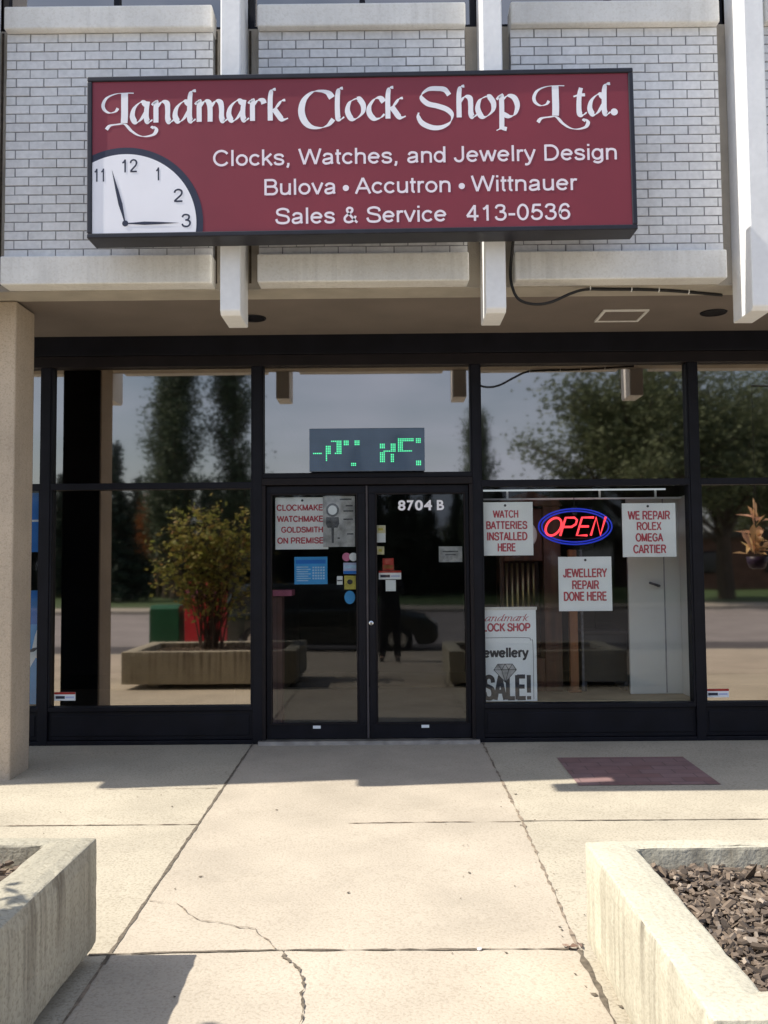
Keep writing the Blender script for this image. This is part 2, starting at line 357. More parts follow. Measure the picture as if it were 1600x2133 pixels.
# monoline grotesque lettering: each glyph is a list of strokes in cap-height units (L straight, S smooth)
def arc(cx, cy, rx, ry, a0, a1, n=14): return [(cx+rx*math.cos(R(a0+(a1-a0)*i/n)), cy+ry*math.sin(R(a0+(a1-a0)*i/n))) for i in range(n+1)]
XH = .66
SA = {
 'a': (.777, [('S', [(.14, .50), (.22, .62), (.37, XH), (.55, .61), (.60, .48), (.60, .16), (.64, .03)]), ('S', [(.60, .40), (.36, .34), (.17, .29), (.12, .17), (.20, .07), (.34, .06), (.52, .12), (.60, .24)])]),
 'c': (.698, [('L', arc(.37, .36, .28, .30, 38, 322))]),
 'd': (.777, [('L', arc(.35, .36, .265, .30, 0, 360)), ('L', [(.635, 0), (.635, 1)])]),
 'e': (.777, [('L', [(.10, .38), (.675, .38)]), ('L', arc(.387, .36, .285, .30, 4, 322))]),
 'g': (.777, [('L', arc(.35, .36, .265, .30, 0, 360)), ('L', [(.63, .70), (.63, .05)]+arc(.37, .03, .26, .19, 0, -150))]),
 'h': (.777, [('L', [(.14, 0), (.14, 1)]), ('S', [(.14, .45), (.24, .62), (.41, XH), (.58, .60), (.63, .45), (.63, .2), (.63, 0)])]),
 'i': (.31, [('L', [(.155, 0), (.155, .725)]), ('L', [(.155, .87), (.155, 1)])]),
 'k': (.698, [('L', [(.14, 0), (.14, 1)]), ('L', [(.61, .72), (.14, .29)]), ('L', [(.31, .43), (.64, 0)])]),
 'l': (.31, [('L', [(.155, 0), (.155, 1)])]),
 'm': (1.163, [('L', [(.14, 0), (.14, .725)]), ('S', [(.14, .45), (.24, .62), (.37, XH), (.52, .60), (.57, .45), (.57, 0)]), ('S', [(.57, .45), (.67, .62), (.80, XH), (.95, .60), (1.0, .45), (1.0, 0)])]),
 'n': (.777, [('L', [(.14, 0), (.14, .725)]), ('S', [(.14, .45), (.24, .62), (.41, XH), (.58, .60), (.63, .45), (.63, .2), (.63, 0)])]),
 'o': (.777, [('L', arc(.388, .36, .285, .30, 0, 360))]),
 'r': (.465, [('L', [(.14, 0), (.14, .725)]), ('S', [(.14, .45), (.20, .60), (.32, XH), (.44, .64)])]),
 's': (.698, [('S', [(.59, .50), (.52, .62), (.35, XH), (.18, .62), (.12, .52), (.20, .42), (.36, .37), (.53, .31), (.59, .20), (.52, .09), (.35, .055), (.17, .09), (.10, .21)])]),
 't': (.388, [('L', [(.17, .92), (.17, .16)]+arc(.27, .16, .10, .10, 180, 285, 6)), ('L', [(.03, .66), (.36, .66)])]),
 'u': (.777, [('S', [(.14, .725), (.14, .3), (.18, .12), (.35, .06), (.53, .12), (.63, .28)]), ('L', [(.63, 0), (.63, .725)])]),
 'v': (.698, [('L', [(.06, .725), (.349, .02)]), ('L', [(.64, .725), (.349, .02)])]),
 'w': (1.008, [('L', [(.06, .725), (.28, .03)]), ('L', [(.28, .03), (.504, .70)]), ('L', [(.504, .70), (.73, .03)]), ('L', [(.73, .03), (.95, .725)])]),
 'y': (.698, [('L', [(.06, .725), (.36, .03)]), ('S', [(.64, .725), (.38, .03), (.28, -.16), (.17, -.21), (.07, -.19)])]),
 'A': (.93, [('L', [(.06, 0), (.465, .98)]), ('L', [(.87, 0), (.465, .98)]), ('L', [(.22, .33), (.71, .33)])]),
 'B': (.93, [('L', [(.17, 0), (.17, 1)]), ('L', [(.17, .94), (.50, .94)]+arc(.54, .735, .22, .205, 90, -90)+[(.17, .53)]), ('L', [(.50, .53), (.56, .53)]+arc(.57, .295, .25, .235, 90, -90)+[(.17, .06)])]),
 'C': (1.008, [('L', arc(.53, .5, .42, .45, 35, 325, 22))]),
 'D': (1.008, [('L', [(.17, 0), (.17, 1)]), ('L', [(.17, .94), (.45, .94)]+arc(.46, .5, .42, .44, 90, -90, 18)+[(.17, .06)])]),
 'E': (.93, [('L', [(.17, 0), (.17, 1)]), ('L', [(.17, .94), (.83, .94)]), ('L', [(.17, .53), (.78, .53)]), ('L', [(.17, .06), (.86, .06)])]),
 'G': (1.086, [('L', arc(.53, .5, .42, .45, 38, 330, 22)), ('L', [(.54, .47), (.96, .47)]), ('L', [(.90, .47), (.90, .12)])]),
 'H': (1.008, [('L', [(.17, 0), (.17, 1)]), ('L', [(.84, 0), (.84, 1)]), ('L', [(.17, .54), (.84, .54)])]),
 'I': (.388, [('L', [(.194, 0), (.194, 1)])]),
 'J': (.698, [('L', [(.54, 1), (.54, .30)]+arc(.31, .29, .23, .235, 0, -180))]),
 'K': (.93, [('L', [(.17, 0), (.17, 1)]), ('L', [(.83, 1), (.17, .36)]), ('L', [(.38, .56), (.87, 0)])]),
 'L': (.777, [('L', [(.17, 0), (.17, 1)]), ('L', [(.17, .06), (.74, .06)])]),
 'M': (1.163, [('L', [(.17, 0), (.17, 1)]), ('L', [(.99, 0), (.99, 1)]), ('L', [(.17, .96), (.58, .05)]), ('L', [(.99, .96), (.58, .05)])]),
 'N': (1.008, [('L', [(.17, 0), (.17, 1)]), ('L', [(.84, 0), (.84, 1)]), ('L', [(.17, .96), (.84, .04)])]),
 'O': (1.086, [('L', arc(.543, .5, .43, .45, 0, 360, 28))]),
 'P': (.93, [('L', [(.17, 0), (.17, 1)]), ('L', [(.17, .94), (.54, .94)]+arc(.56, .69, .26, .25, 90, -90)+[(.17, .44)])]),
 'R': (1.0, [('L', [(.17, 0), (.17, 1)]), ('L', [(.17, .94), (.56, .94)]+arc(.60, .71, .25, .23, 90, -90)+[(.17, .48)]), ('L', [(.56, .48), (.88, 0)])]),
 'S': (.93, [('S', [(.81, .70), (.74, .87), (.48, .945), (.22, .87), (.16, .73), (.24, .60), (.48, .53), (.72, .46), (.82, .28), (.74, .11), (.48, .055), (.20, .11), (.10, .31)])]),
 'T': (.86, [('L', [(.43, 0), (.43, .94)]), ('L', [(.05, .94), (.81, .94)])]),
 'W': (1.318, [('L', [(.05, 1), (.34, .03)]), ('L', [(.34, .03), (.659, .97)]), ('L', [(.659, .97), (.98, .03)]), ('L', [(.98, .03), (1.27, 1)])]),
 'X': (.93, [('L', [(.08, 0), (.83, 1)]), ('L', [(.08, 1), (.83, 0)])]),
 'Y': (.93, [('L', [(.05, 1), (.465, .44)]), ('L', [(.88, 1), (.465, .44)]), ('L', [(.465, 0), (.465, .46)])]),
 '&': (.93, [('S', [(.84, .02), (.62, .26), (.36, .60), (.27, .78), (.31, .91), (.43, .94), (.55, .88), (.56, .74), (.44, .61), (.24, .46), (.13, .30), (.18, .11), (.38, .05), (.58, .13), (.70, .30), (.74, .44)])]),
 '0': (.777, [('L', arc(.388, .5, .27, .45, 0, 360, 24))]),
 '1': (.777, [('L', [(.43, 0), (.43, .98)]), ('S', [(.43, .94), (.33, .80), (.19, .72)])]),
 '2': (.777, [('S', [(.12, .70), (.18, .86), (.38, .945), (.58, .87), (.63, .70), (.56, .52), (.36, .32), (.20, .16), (.12, .06)]), ('L', [(.10, .06), (.67, .06)])]),
 '3': (.777, [('S', [(.12, .75), (.20, .90), (.38, .945), (.56, .88), (.59, .73), (.50, .58), (.33, .54)]), ('S', [(.33, .54), (.54, .51), (.65, .38), (.63, .20), (.50, .07), (.34, .055), (.18, .11), (.11, .26)])]),
 '4': (.777, [('L', [(.50, 0), (.50, .98)]), ('L', [(.50, .96), (.06, .29)]), ('L', [(.05, .29), (.70, .29)])]),
 '5': (.777, [('L', [(.63, .93), (.22, .93)]), ('L', [(.23, .96), (.15, .46)]), ('S', [(.15, .46), (.26, .57), (.42, .60), (.60, .50), (.66, .32), (.58, .13), (.38, .055), (.19, .11), (.11, .27)])]),
 '6': (.777, [('S', [(.63, .75), (.55, .90), (.40, .945), (.22, .84), (.13, .56), (.13, .34), (.20, .13), (.38, .055), (.57, .13), (.64, .31), (.57, .50), (.40, .58), (.22, .51), (.13, .34)])]),
 '-': (.465, [('L', [(.05, .37), (.42, .37)])]),
 ',': (.388, [('L', [(.19, .13), (.19, .0), (.13, -.16)])]),
 '!': (.40, [('L', [(.2, .28), (.2, 1)]), ('L', [(.2, 0), (.2, .14)])]),
 ' ': (.388, []),
}
_zo = [0]
def put_sans(mb, s, x0, x1, z, h, y, wt=.142):
    adv = sum(SA[c][0] for c in s)-.14
    sx = (x1-x0)/adv; ox = x0-.07*sx
    for ch in s:
        a, st = SA[ch]
        for kind, pts in st:
            P = [Vector((ox+p[0]*sx, 0, z+p[1]*h)) for p in pts]
            if kind == 'S': P = catmull(P, 6)
            hw = wt*h*.5*min(1, (sx/h)**.5); Lq, Rq = [], []; n = len(P); closed = (P[0]-P[-1]).length < 1e-5
            for i, p in enumerate(P):
                if closed: t = P[(i+1) % (n-1)]-P[(i-1) % (n-1)]
                else: t = P[min(i+1, n-1)]-P[max(i-1, 0)]
                t.normalize(); nn = Vector((-t.z, 0, t.x)); Lq.append(p+nn*hw); Rq.append(p-nn*hw)
            _zo[0] += 1; yy = y-.00003*(_zo[0] % 7)
            mb.add([(v.x, yy, v.z) for v in Lq]+[(v.x, yy, v.z) for v in Rq], [(i, i+1, n+i+1, n+i) for i in range(n-1)])
        ox += a*sx
def gz(y): return .022*y           # the pavement rises gently to the door

# ------------------------------------------------------------------ the setting: ground, street
KERB_Y, ROAD_Z, FAR_Y = -10.6, -.38, -29.0
def strip(name, x0, x1, y0, y1, dz, mt):
    o = MB().add([(x0, y1, gz(y1)+dz), (x1, y1, gz(y1)+dz), (x1, y0, gz(y0)+dz), (x0, y0, gz(y0)+dz)], [(0, 1, 2, 3)]).build(name, mt)
    return setting(o)
strip('pavement', -40, -1.131, 3, -5.52, 0, M['slab']); strip('entrance_path', -1.131, .775, 3, -5.52, 0, M['walk']); strip('pavement', .775, 40, 3, -5.52, 0, M['slab'])
strip('outer_pavement', -40, 40, -5.52, KERB_Y+.15, 0, M['walk'])
setting(MB().add([(-40, y, z) for y, z in ((KERB_Y+.15, gz(KERB_Y)), (KERB_Y, gz(KERB_Y)), (KERB_Y, ROAD_Z-.02))]+[(40, y, z) for y, z in ((KERB_Y+.15, gz(KERB_Y)), (KERB_Y, gz(KERB_Y)), (KERB_Y, ROAD_Z-.02))],
     [(0, 3, 4, 1), (1, 4, 5, 2)]).build('kerb', M['kerb']))
setting(MB().poly([(-60, KERB_Y, ROAD_Z), (-60, FAR_Y, ROAD_Z), (60, FAR_Y, ROAD_Z), (60, KERB_Y, ROAD_Z)]).build('road', M['asphalt']))
setting(MB().poly([(-60, KERB_Y-.001, ROAD_Z+.004), (-60, KERB_Y-3.3, ROAD_Z+.004), (60, KERB_Y-3.3, ROAD_Z+.004), (60, KERB_Y-.001, ROAD_Z+.004)]).build('parking_lane', M['darkasphalt']))
setting(MB().box(-60, 60, FAR_Y-.2, FAR_Y, ROAD_Z-.05, ROAD_Z+.14).build('far_kerb', M['kerb'], bevel=.02))
setting(MB().poly([(-60, FAR_Y-.2, ROAD_Z+.13), (-60, FAR_Y-2.6, ROAD_Z+.15), (60, FAR_Y-2.6, ROAD_Z+.15), (60, FAR_Y-.2, ROAD_Z+.13)]).build('far_pavement', M['kerb']))
setting(MB().poly([(-600, FAR_Y-2.6, ROAD_Z+.13), (-600, -700, 0), (600, -700, 0), (600, FAR_Y-2.6, ROAD_Z+.13)]).build('lawn', M['grass']))
setting(MB().poly([(-700, 700, -.7), (-700, -800, -.7), (700, -800, -.7), (700, 700, -.7)]).build('ground', M['grass']))
def ribbon(name, pts, w, mt, dz=.003, jit=.35, step=.05):
    pts = [Vector((p[0], p[1], 0)) for p in pts]; ln = []
    for a, b in zip(pts, pts[1:]):
        n = max(1, int((b-a).length/step)); ln += [a.lerp(b, i/n) for i in range(n)]
    ln.append(pts[-1]); L, Rr = [], []
    for i, p in enumerate(ln):
        t = (ln[min(i+1, len(ln)-1)]-ln[max(i-1, 0)]).normalized(); nn = Vector((-t.y, t.x, 0))
        ww = w*.5*(1+random.uniform(-jit, jit)*1.4); k = random.uniform(-jit, jit)*w*.35
        for l, sg in ((L, 1), (Rr, -1)):
            q = p+nn*(sg*ww+k); l.append((q.x, q.y, gz(q.y)+dz))
    n = len(ln)
    return setting(MB().add(L+Rr, [(i, i+1, n+i+1, n+i) for i in range(n-1)]).build(name, mt))
ribbon('pavement_joint', [(-1.131, -.06), (-1.136, -4.1)], .016, M['joint'], jit=.3)
ribbon('pavement_joint', [(-1.136, -4.1), (-1.13, -5.5)], .012, M['crack'])
ribbon('pavement_joint', [(.775, -.06), (.785, -2.25), (.763, -4.0)], .014, M['crack'], jit=.7)
ribbon('pavement_joint', [(.763, -4.0), (.77, -5.5)], .02, M['joint'], jit=.6)
ribbon('pavement_joint', [(-30, -2.28), (-1.13, -2.27)], .011, M['crack'], jit=.5, dz=.004)
ribbon('pavement_joint', [(.78, -2.25), (30, -2.26)], .012, M['joint'], jit=.3, dz=.004)
ribbon('pavement_joint', [(-.25, -2.27), (.2, -2.26), (.775, -2.26)], .009, M['crack'], jit=.8, dz=.004)
ribbon('pavement_joint', [(-1.22, -4.01), (-.9, -3.995), (-.44, -3.98), (.75, -3.99)], .011, M['joint'], jit=.6, dz=.004)
ribbon('pavement_joint', [(-2.0, -1.47), (-1.17, -1.45)], .005, M['crack'], jit=.8, dz=.004)
ribbon('pavement_joint', [(-30, -5.52), (30, -5.52)], .025, M['joint'], jit=.4, dz=.004)
def wig(pts, a=.012, n=7):
    out = []
    for p, q in zip(pts, pts[1:]):
        for i in range(n):
            t = i/n; out.append((p[0]+(q[0]-p[0])*t+random.uniform(-a, a), p[1]+(q[1]-p[1])*t+random.uniform(-a, a)))
    return out+[pts[-1]]
CR1 = [(-1.12, -3.45), (-.98, -3.49), (-.86, -3.66), (-.70, -3.73), (-.58, -3.78), (-.47, -3.97)]
CR2 = [(-.44, -3.98), (-.42, -4.06), (-.37, -4.13), (-.335, -4.25), (-.32, -4.42), (-.31, -4.7)]
ribbon('pavement_crack', wig(CR1, .009, 5), .0045, M['crack'], jit=.8, step=.02, dz=.006)
ribbon('pavement_crack', wig(CR2, .008, 5), .0075, M['joint'], jit=.9, step=.015, dz=.006)
strip('brick_paving', 1.285, 2.25, -.64, -1.46, .004, M['tile']); strip('brick_paving', 3.06, 4.0, -.64, -1.46, .004, M['tile'])

# ------------------------------------------------------------------ the shop building
B = thing('shop_building', 'grey brick and black glass shop front under a fin-trimmed overhang', 'building')
SOF, PY, CAPY, RECY, FINY = 3.43, -1.50, -1.56, -1.39, -1.74
PITCHX = 1.78
def brickpanel(x0, x1, detailed=True):
    z0, z1 = 3.60, 5.28
    mb = MB(); mb.use(1).box(x0+.002, x1-.002, PY+.006, RECY+.02, z0, z1); mb.use(0)
    bw, bh, j = .1945, .0647, .0085
    row = 0; z = 3.632
    while z < z1-.02:
        x = x0 - (bw*.5 if row % 2 else 0) - .03
        while x < x1:
            a, b = max(x+j/2, x0), min(x+bw-j/2, x1)
            if b-a > .02:
                e = random.uniform(-.0025, .0015); dz0 = random.uniform(-.0012, .0012); a += random.uniform(-.0015, .0015)
                mb.box(a, b, PY+e, PY+.02, z+j/2+dz0, z+bh-j/2+dz0*.6)
            x += bw
        z += bh; row += 1
    o = mb.build('brick_panel', [M['brick'], M['mortar']], B)
    MB().box(x0-.004, x1+.004, CAPY, RECY+.015, 5.252, 5.418).build('cap', M['precast'], o, bevel=.012)
    lb = MB(); lb.prism([(x0-.004, CAPY, SOF), (x0-.004, RECY+.012, SOF+.004), (x0-.004, RECY+.012, 3.645), (x0-.004, PY+.004, 3.640), (x0-.004, CAPY, 3.630)], (x1-x0+.008, 0, 0))
    lb.build('ledge', M['precast'], o, bevel=.01)
    return o
def fin(x):
    w = .136; x0, x1 = x-w/2, x+w/2; zb = 3.155; zt = 7.6
    mb = MB()
    c = .02  # chamfered corners at the foot
    mb.prism([(x0, FINY, zb+.03), (x0, FINY+.03, zb), (x0, RECY+.002, zb), (x0, RECY+.002, zt), (x0, FINY, zt)], (w, 0, 0))
    mb.build('fin', M['fin'], B, bevel=.008)
for k in range(-4, 5):
    xc = -1.037+PITCHX*k; fin(xc)
    if k < 4: brickpanel(xc+.16, xc+PITCHX-.165)
XL, XR = -8.4, 7.0
# recessed stucco plane behind fins, with dark open joints each side
rb = MB(); rb.box(XL, XR, RECY, RECY+.2, SOF+.003, 5.335); rb.build('recess_wall', M['recess'], B)
for k in range(-4, 5):
    xc = -1.037+PITCHX*k
    jm = MB()
    jm.box(xc-.170, xc-.152, RECY-.004, RECY+.001, SOF+.045, 5.32); jm.box(xc+.076, xc+.092, RECY-.004, RECY+.001, SOF+.045, 5.32)
    jm.build('expansion_joint', M['gap'], B)
MB().box(XL, XR, -1.162, RECY-.01, SOF-.004, SOF+.002).box(XL, XR, -1.162, RECY+.2, SOF+.004, SOF+.1).build('beam_underside', M['recess'], B)
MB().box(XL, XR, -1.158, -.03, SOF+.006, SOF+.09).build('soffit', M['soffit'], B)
# upper storey: ribbon windows between the fins, parapet, roof, side walls
for k in range(-4, 4):
    xc = -1.037+PITCHX*k
    f = MB()
    for a, b, c, d in ((xc+.07, xc+PITCHX-.07, 5.335, 5.37), (xc+.07, xc+PITCHX-.07, 6.75, 6.80), (xc+.07, xc+.11, 5.37, 6.75), (xc+PITCHX-.11, xc+PITCHX-.07, 5.37, 6.75), (xc+.87, xc+.91, 5.37, 6.75)):
        f.box(a, b, RECY+.03, RECY+.10, c, d)
    f = f.build('upper_window', M['black'], B)
    MB().use(0).add([(xc+.11, RECY+.06, 5.37), (xc+PITCHX-.11, RECY+.06, 5.37), (xc+PITCHX-.11, RECY+.06, 6.75), (xc+.11, RECY+.06, 6.75)], [(0, 1, 2, 3)]).build('pane', M['mirror'], f)
MB().box(XL, XR, RECY, RECY+.2, 6.80, 7.55).build('parapet_wall', M['precast'], B)
MB().box(XL, XR, RECY+.2, 9, 7.40, 7.50).box(XL, XR, -.02, 9, SOF+.1, SOF+.2).build('roof', M['farroof'], B)
MB().box(XL-.2, XL, RECY, 9, -.3, 7.55).box(XR, XR+.2, RECY, 9, SOF, 7.55).box(XR, XR+.2, .1, 9, -.3, SOF).box(XL, XR, 9, 9.2, -.3, 7.55).build('outer_wall', M['precast'], B)
cm = MB(); cm.box(-3.05, -2.69, -1.195, -.835, -.06, SOF-.008); cl = cm.build('column', M['column'], B, bevel=.012)
MB().box(-3.045, -2.70, -.834, -.815, .0, SOF-.012).build('back_shade_panel', M['black'], cl, bevel=.003)  # black sheet added to deepen the shade on the column's rear face
cm = MB(); cm.box(4.30, 4.66, -1.195, -.835, -.06, SOF-.008); cm.build('column', M['column'], B, bevel=.012)
# soffit fittings
def vent(x0, x1, y0, y1):
    t = .022; v = MB()
    for a, b, c, d in ((x0, x1, y0, y0+t), (x0, x1, y1-t, y1), (x0, x0+t, y0+t, y1-t), (x1-t, x1, y0+t, y1-t)): v.box(a, b, c, d, SOF-.008, SOF+.004)
    v.box(x0+t, x1-t, y0+t, y1-t, SOF-.001, SOF+.004)
    return v
v = vent(1.69, 2.045, -.77, -.44)
MBv = v.build('soffit_vent', [M['precast']], B)
MB().box(1.714, 2.021, -.746, -.464, SOF-.003, SOF-.0015).build('vent_plate', M['soffit'], MBv)
for x, y in ((-1.045, -.62), (2.58, -.66), (4.36, -.64)):
    MB().lathe([(.085, SOF+.001), (.098, SOF-.004), (.104, SOF+.004)], (x, y, 0), 24).build('downlight', M['black'], B)

# storefront framing
Y0, Y1 = -.055, .055
def bars(lst): 
    b = MB()
    for x0, x1, z0, z1 in lst: b.box(x0, x1, Y0, Y1, z0, z1)
    return b
hd = MB(); hd.box(XL, XR, -.075, .10, 3.27, SOF+.01); hd.build('header', M['black'], B, bevel=.004)
MB().box(XL, XR, -.064, .06, 3.175, 3.268).build('header_trim', M['bronze'], B, bevel=.003)
MULL = [(-8.0, -7.92), (-6.2, -6.12), (-4.66, -4.58), (-2.922, -2.845), (-1.133, -1.052), (.724, .795), (2.560, 2.636), (4.40, 4.476), (6.2, 6.276)]
for a, b in MULL: MB().box(a, b, -.062, .062, -.03, 3.173).build('mullion', M['black'], B, bevel=.003)
def pane(x0, x1, z0, z1, mt, parent, y=0.0):
    p = MB(); p.use(0).add([(x0, y, z0), (x1, y, z0), (x1, y, z1), (x0, y, z1)], [(0, 1, 2, 3)])
    p.use(1).add([(x0, y+.006, z0), (x1, y+.006, z0), (x1, y+.006, z1), (x0, y+.006, z1)], [(3, 2, 1, 0)])
    return p.build('pane', [mt, M['thru']], parent)
def bay(x0, x1, low):
    f = bars([(x0, x1, 2.13, 2.185), (x0, x1, .275, .312), (x0, x0+.018, .312, 2.13), (x1-.018, x1, .312, 2.13), (x0, x0+.012, 2.185, 3.173), (x1-.012, x1, 2.185, 3.173)])
    f = f.build('shop_window', M['black'], B, bevel=.003)
    b = MB(); b.box(x0, x1, -.035, .05, .035, .273); b.box(x0+.03, x1-.03, -.042, -.034, .07, .24); b.box(x0, x1, -.06, .05, -.04, .033)
    b.build('base_panel', M['black'], f, bevel=.004)
    pane(x0+.018, x1-.018, .312, 2.13, low, f); pane(x0+.012, x1-.012, 2.185, 3.173, M['mirror'], f)
    return f
for i, (a, b) in enumerate(zip(MULL, MULL[1:])):
    if i == 4: continue
    bay(a[1], b[0], M['display'] if i == 5 else M['clear'] if i == 2 else M['mirror'])
# entrance between the two middle mullions
ex0, ex1 = -1.052, .724
tf = bars([(ex0, ex1, 2.215, 2.258), (ex0, ex0+.012, 2.258, 3.173), (ex1-.012, ex1, 2.258, 3.173)]).build('transom_window', M['black'], B, bevel=.003)
pane(ex0+.012, ex1-.012, 2.258, 3.173, M['mirror'], tf)
df = MB(); df.box(ex0, ex1, -.07, .06, 2.155, 2.213); df.box(ex0, ex0+.03, -.066, .06, .03, 2.153); df.box(ex1-.03, ex1, -.066, .06, .03, 2.153)
df.build('door_frame', M['bronze'], B, bevel=.003)
th = MB(); th.prism([(ex0-.03, -.13, -.012), (ex0-.03, -.10, .026), (ex0-.03, .06, .03), (ex0-.03, .06, -.05), (ex0-.03, -.13, -.05)], (ex1-ex0+.06, 0, 0)); th.build('threshold', M['alu'], B, bevel=.003)
def leaf(x0, x1, gx0, gx1):
    d = MB(); y0, y1 = -.03, .035
    d.box(x0, x1, y0, y1, 2.085, 2.150); d.box(x0, x1, y0, y1, .034, .150)
    d.box(x0, gx0, y0, y1, .150, 2.085); d.box(gx1, x1, y0, y1, .150, 2.085)
    d = d.build('door', M['black'], B, bevel=.004)
    s = MB(); t = .012
    for a, b, c, e in ((gx0, gx1, .150, .150+t), (gx0, gx1, 2.085-t, 2.085), (gx0, gx0+t, .162, 2.073), (gx1-t, gx1, .162, 2.073)): s.box(a, b, -.036, .01, c, e)
    s.build('glazing_bead', M['bronze'], d, bevel=.002)
    pane(gx0+t, gx1-t, .162, 2.073, M['clear'], d)
    return d
dl = leaf(-1.020, -.180, -.985, -.250); dr = leaf(-.160, .692, -.098, .662)
MB().box(-.178, -.162, -.045, -.02, .034, 2.150).build('meeting_stile', M['rail'], dl, bevel=.003)
MB().lathe([(.019, 0), (.019, -.012), (.010, -.016)], (-.140, -.03, .99), 16, 'y').build('lock', M['chrome'], dr, smooth=False)
for d, xx in ((dl, -.6), (dr, .305)):
    MB().box(xx-.032, xx+.032, -.0335, -.0302, .118, .142).build('maker_plate', M['paper'], d)
# rooms behind the glass
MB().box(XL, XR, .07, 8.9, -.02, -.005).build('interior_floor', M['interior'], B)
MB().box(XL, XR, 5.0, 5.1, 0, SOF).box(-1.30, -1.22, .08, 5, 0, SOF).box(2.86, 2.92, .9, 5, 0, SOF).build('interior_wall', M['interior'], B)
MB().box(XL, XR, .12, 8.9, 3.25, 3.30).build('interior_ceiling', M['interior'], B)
MB().box(.80, 2.62, .06, 1.05, .0, .318).build('display_platform', M['tanfloor'], B)
wd = MB(); wd.box(2.14, 2.74, .42, .46, .32, 2.06); wd = wd.build('interior_door', M['whitedoor'], B, bevel=.004)
MB().box(2.455, 2.465, .414, .422, .33, 2.05).build('door_seam', M['mortar'], wd)
MB().tube([(2.40, .42, 1.27), (2.40, .36, 1.27), (2.31, .355, 1.30)], .011, 8).build('handle', M['darkprint'], wd, smooth=True)
MB().box(2.60, 2.64, .10, .41, .32, 2.06).build('display_side_post', M['whitedoor'], B)

# ------------------------------------------------------------------ big sign board
SG = thing('shop_sign', 'large burgundy light box sign with quarter clock face above the entrance', 'sign', (-.147, -1.95, 4.163))
sx0, sx1, sz0, sz1 = -1.938, 1.640, 3.623, 4.702
cab = MB(); t = .032
BK = -1.752
cab.box(sx0, sx1, -1.95, BK, sz1-t, sz1); cab.box(sx0, sx1, -1.95, BK, sz0, sz0+t)
cab.box(sx0, sx0+t, -1.95, BK, sz0+t, sz1-t); cab.box(sx1-t, sx1, -1.95, BK, sz0+t, sz1-t); cab.box(sx0+t, sx1-t, BK-.03, BK, sz0+t, sz1-t)
cab.build('cabinet', M['signframe'], SG, bevel=.006)
fx0, fx1, fz0, fz1 = sx0+t, sx1-t, sz0+t, sz1-t
MB().box(fx0, fx1, -1.938, -1.92, fz0, fz1).build('sign_face', M['red'], SG)
for xx in (-1.0, .72): MB().box(xx, xx+.06, -1.751, -1.615, 3.7, 4.6).build('bracket', M['signframe'], SG)
K = 3.578/1137.0
def su(px): return -.147+(px-757)*K
def sv(py): return 4.163-(py-318.3)*K
YF = -1.9395
# clock face clipped by the sign border
pc = (su(267), sv(459.5)); 
def arcface(r, y, name, mt):
    pts = []
    for i in range(97):
        a = R(-60+240*i/96); x, z = pc[0]+r*math.cos(a), pc[1]+r*math.sin(a); pts.append((x, z))
    # clip polygon to the face rectangle
    def clip(P, f):
        out = []
        for a, b in zip(P, P[1:]+P[:1]):
            fa, fb = f(a), f(b)
            if fa >= 0: out.append(a)
            if (fa >= 0) != (fb >= 0):
                tt = fa/(fa-fb); out.append((a[0]+(b[0]-a[0])*tt, a[1]+(b[1]-a[1])*tt))
        return out
    pts.append((pc[0], pc[1]-.2*r)) if False else None
    pts = clip(pts, lambda p: p[0]-fx0-.001); pts = clip(pts, lambda p: p[1]-fz0-.001)
    return MB().poly([(x, y, z) for x, z in pts]).build(name, mt, SG)
rim = arcface(161*K, YF, 'clock_rim', M['navy']); face = arcface(147*K, YF-.0012, 'clock_dial', M['signwhite'])
for s_, px, py, w in (('11', 214, 357-1, 25), ('12', 275, 345-7.6, 34), ('1', 335, 362-6.6, 12), ('2', 377, 408-6, 19), ('3', 393, 461-5.7, 19)):
    nm = MB(); put_sans(nm, s_, su(px-w/2), su(px+w/2), sv(py)-.044, .088, YF-.0024, .13); nm.build('numeral', M['navy'], face)
def hand(tx, ty, w):
    a = Vector((pc[0], 0, pc[1])); b = Vector((su(tx), 0, sv(ty))); d = b-a; n = Vector((-d.z, 0, d.x)).normalized()
    pts = [a+n*w*.3, a+d*.15+n*w*.5, a+d*.35+n*w, a+d*.6+n*w*.75, b, a+d*.6-n*w*.75, a+d*.35-n*w, a+d*.15-n*w*.5, a-n*w*.3]
    MB().poly([(p.x, YF-.0036, p.z) for p in pts]).build('clock_hand', M['navy'], face)
hand(239, 344.5, .013); hand(380, 460, .011)
MB().poly([(pc[0]+.02*math.cos(R(a)), YF-.0042, pc[1]+.02*math.sin(R(a))) for a in range(0, 360, 20)]).build('hub', M['navy'], face)
# small lettering lines
def signline(rows, py, dots=()):
    for s_, a, b in rows:
        adv = sum(SA[c][0] for c in s_)-.14; q = -.07; k = (b-a)/adv
        for w in s_.split(' '):
            wa = sum(SA[c][0] for c in w); ln = MB()
            put_sans(ln, w, su(a+(q+.07)*k), su(a+(q+wa-.07)*k), sv(py), 34*K, YF); ln.build('sign_word', M['signpink'], SG); q += wa+SA[' '][0]
    for px in dots: MB().poly([(su(px)+6.5*K*math.cos(R(a)), YF, sv(py-12.5)+6.5*K*math.sin(R(a))) for a in range(0, 360, 20)]).build('bullet', M['signpink'], SG)
signline([('Clocks, Watches, and Jewelry Design', 450, 1287)], 341.2)
signline([('Bulova', 554, 703), ('Accutron', 745, 941), ('Wittnauer', 986, 1201)], 404.5, (724, 964))
signline([('Sales & Service', 578, 930), ('413-0536', 974, 1187)], 466)
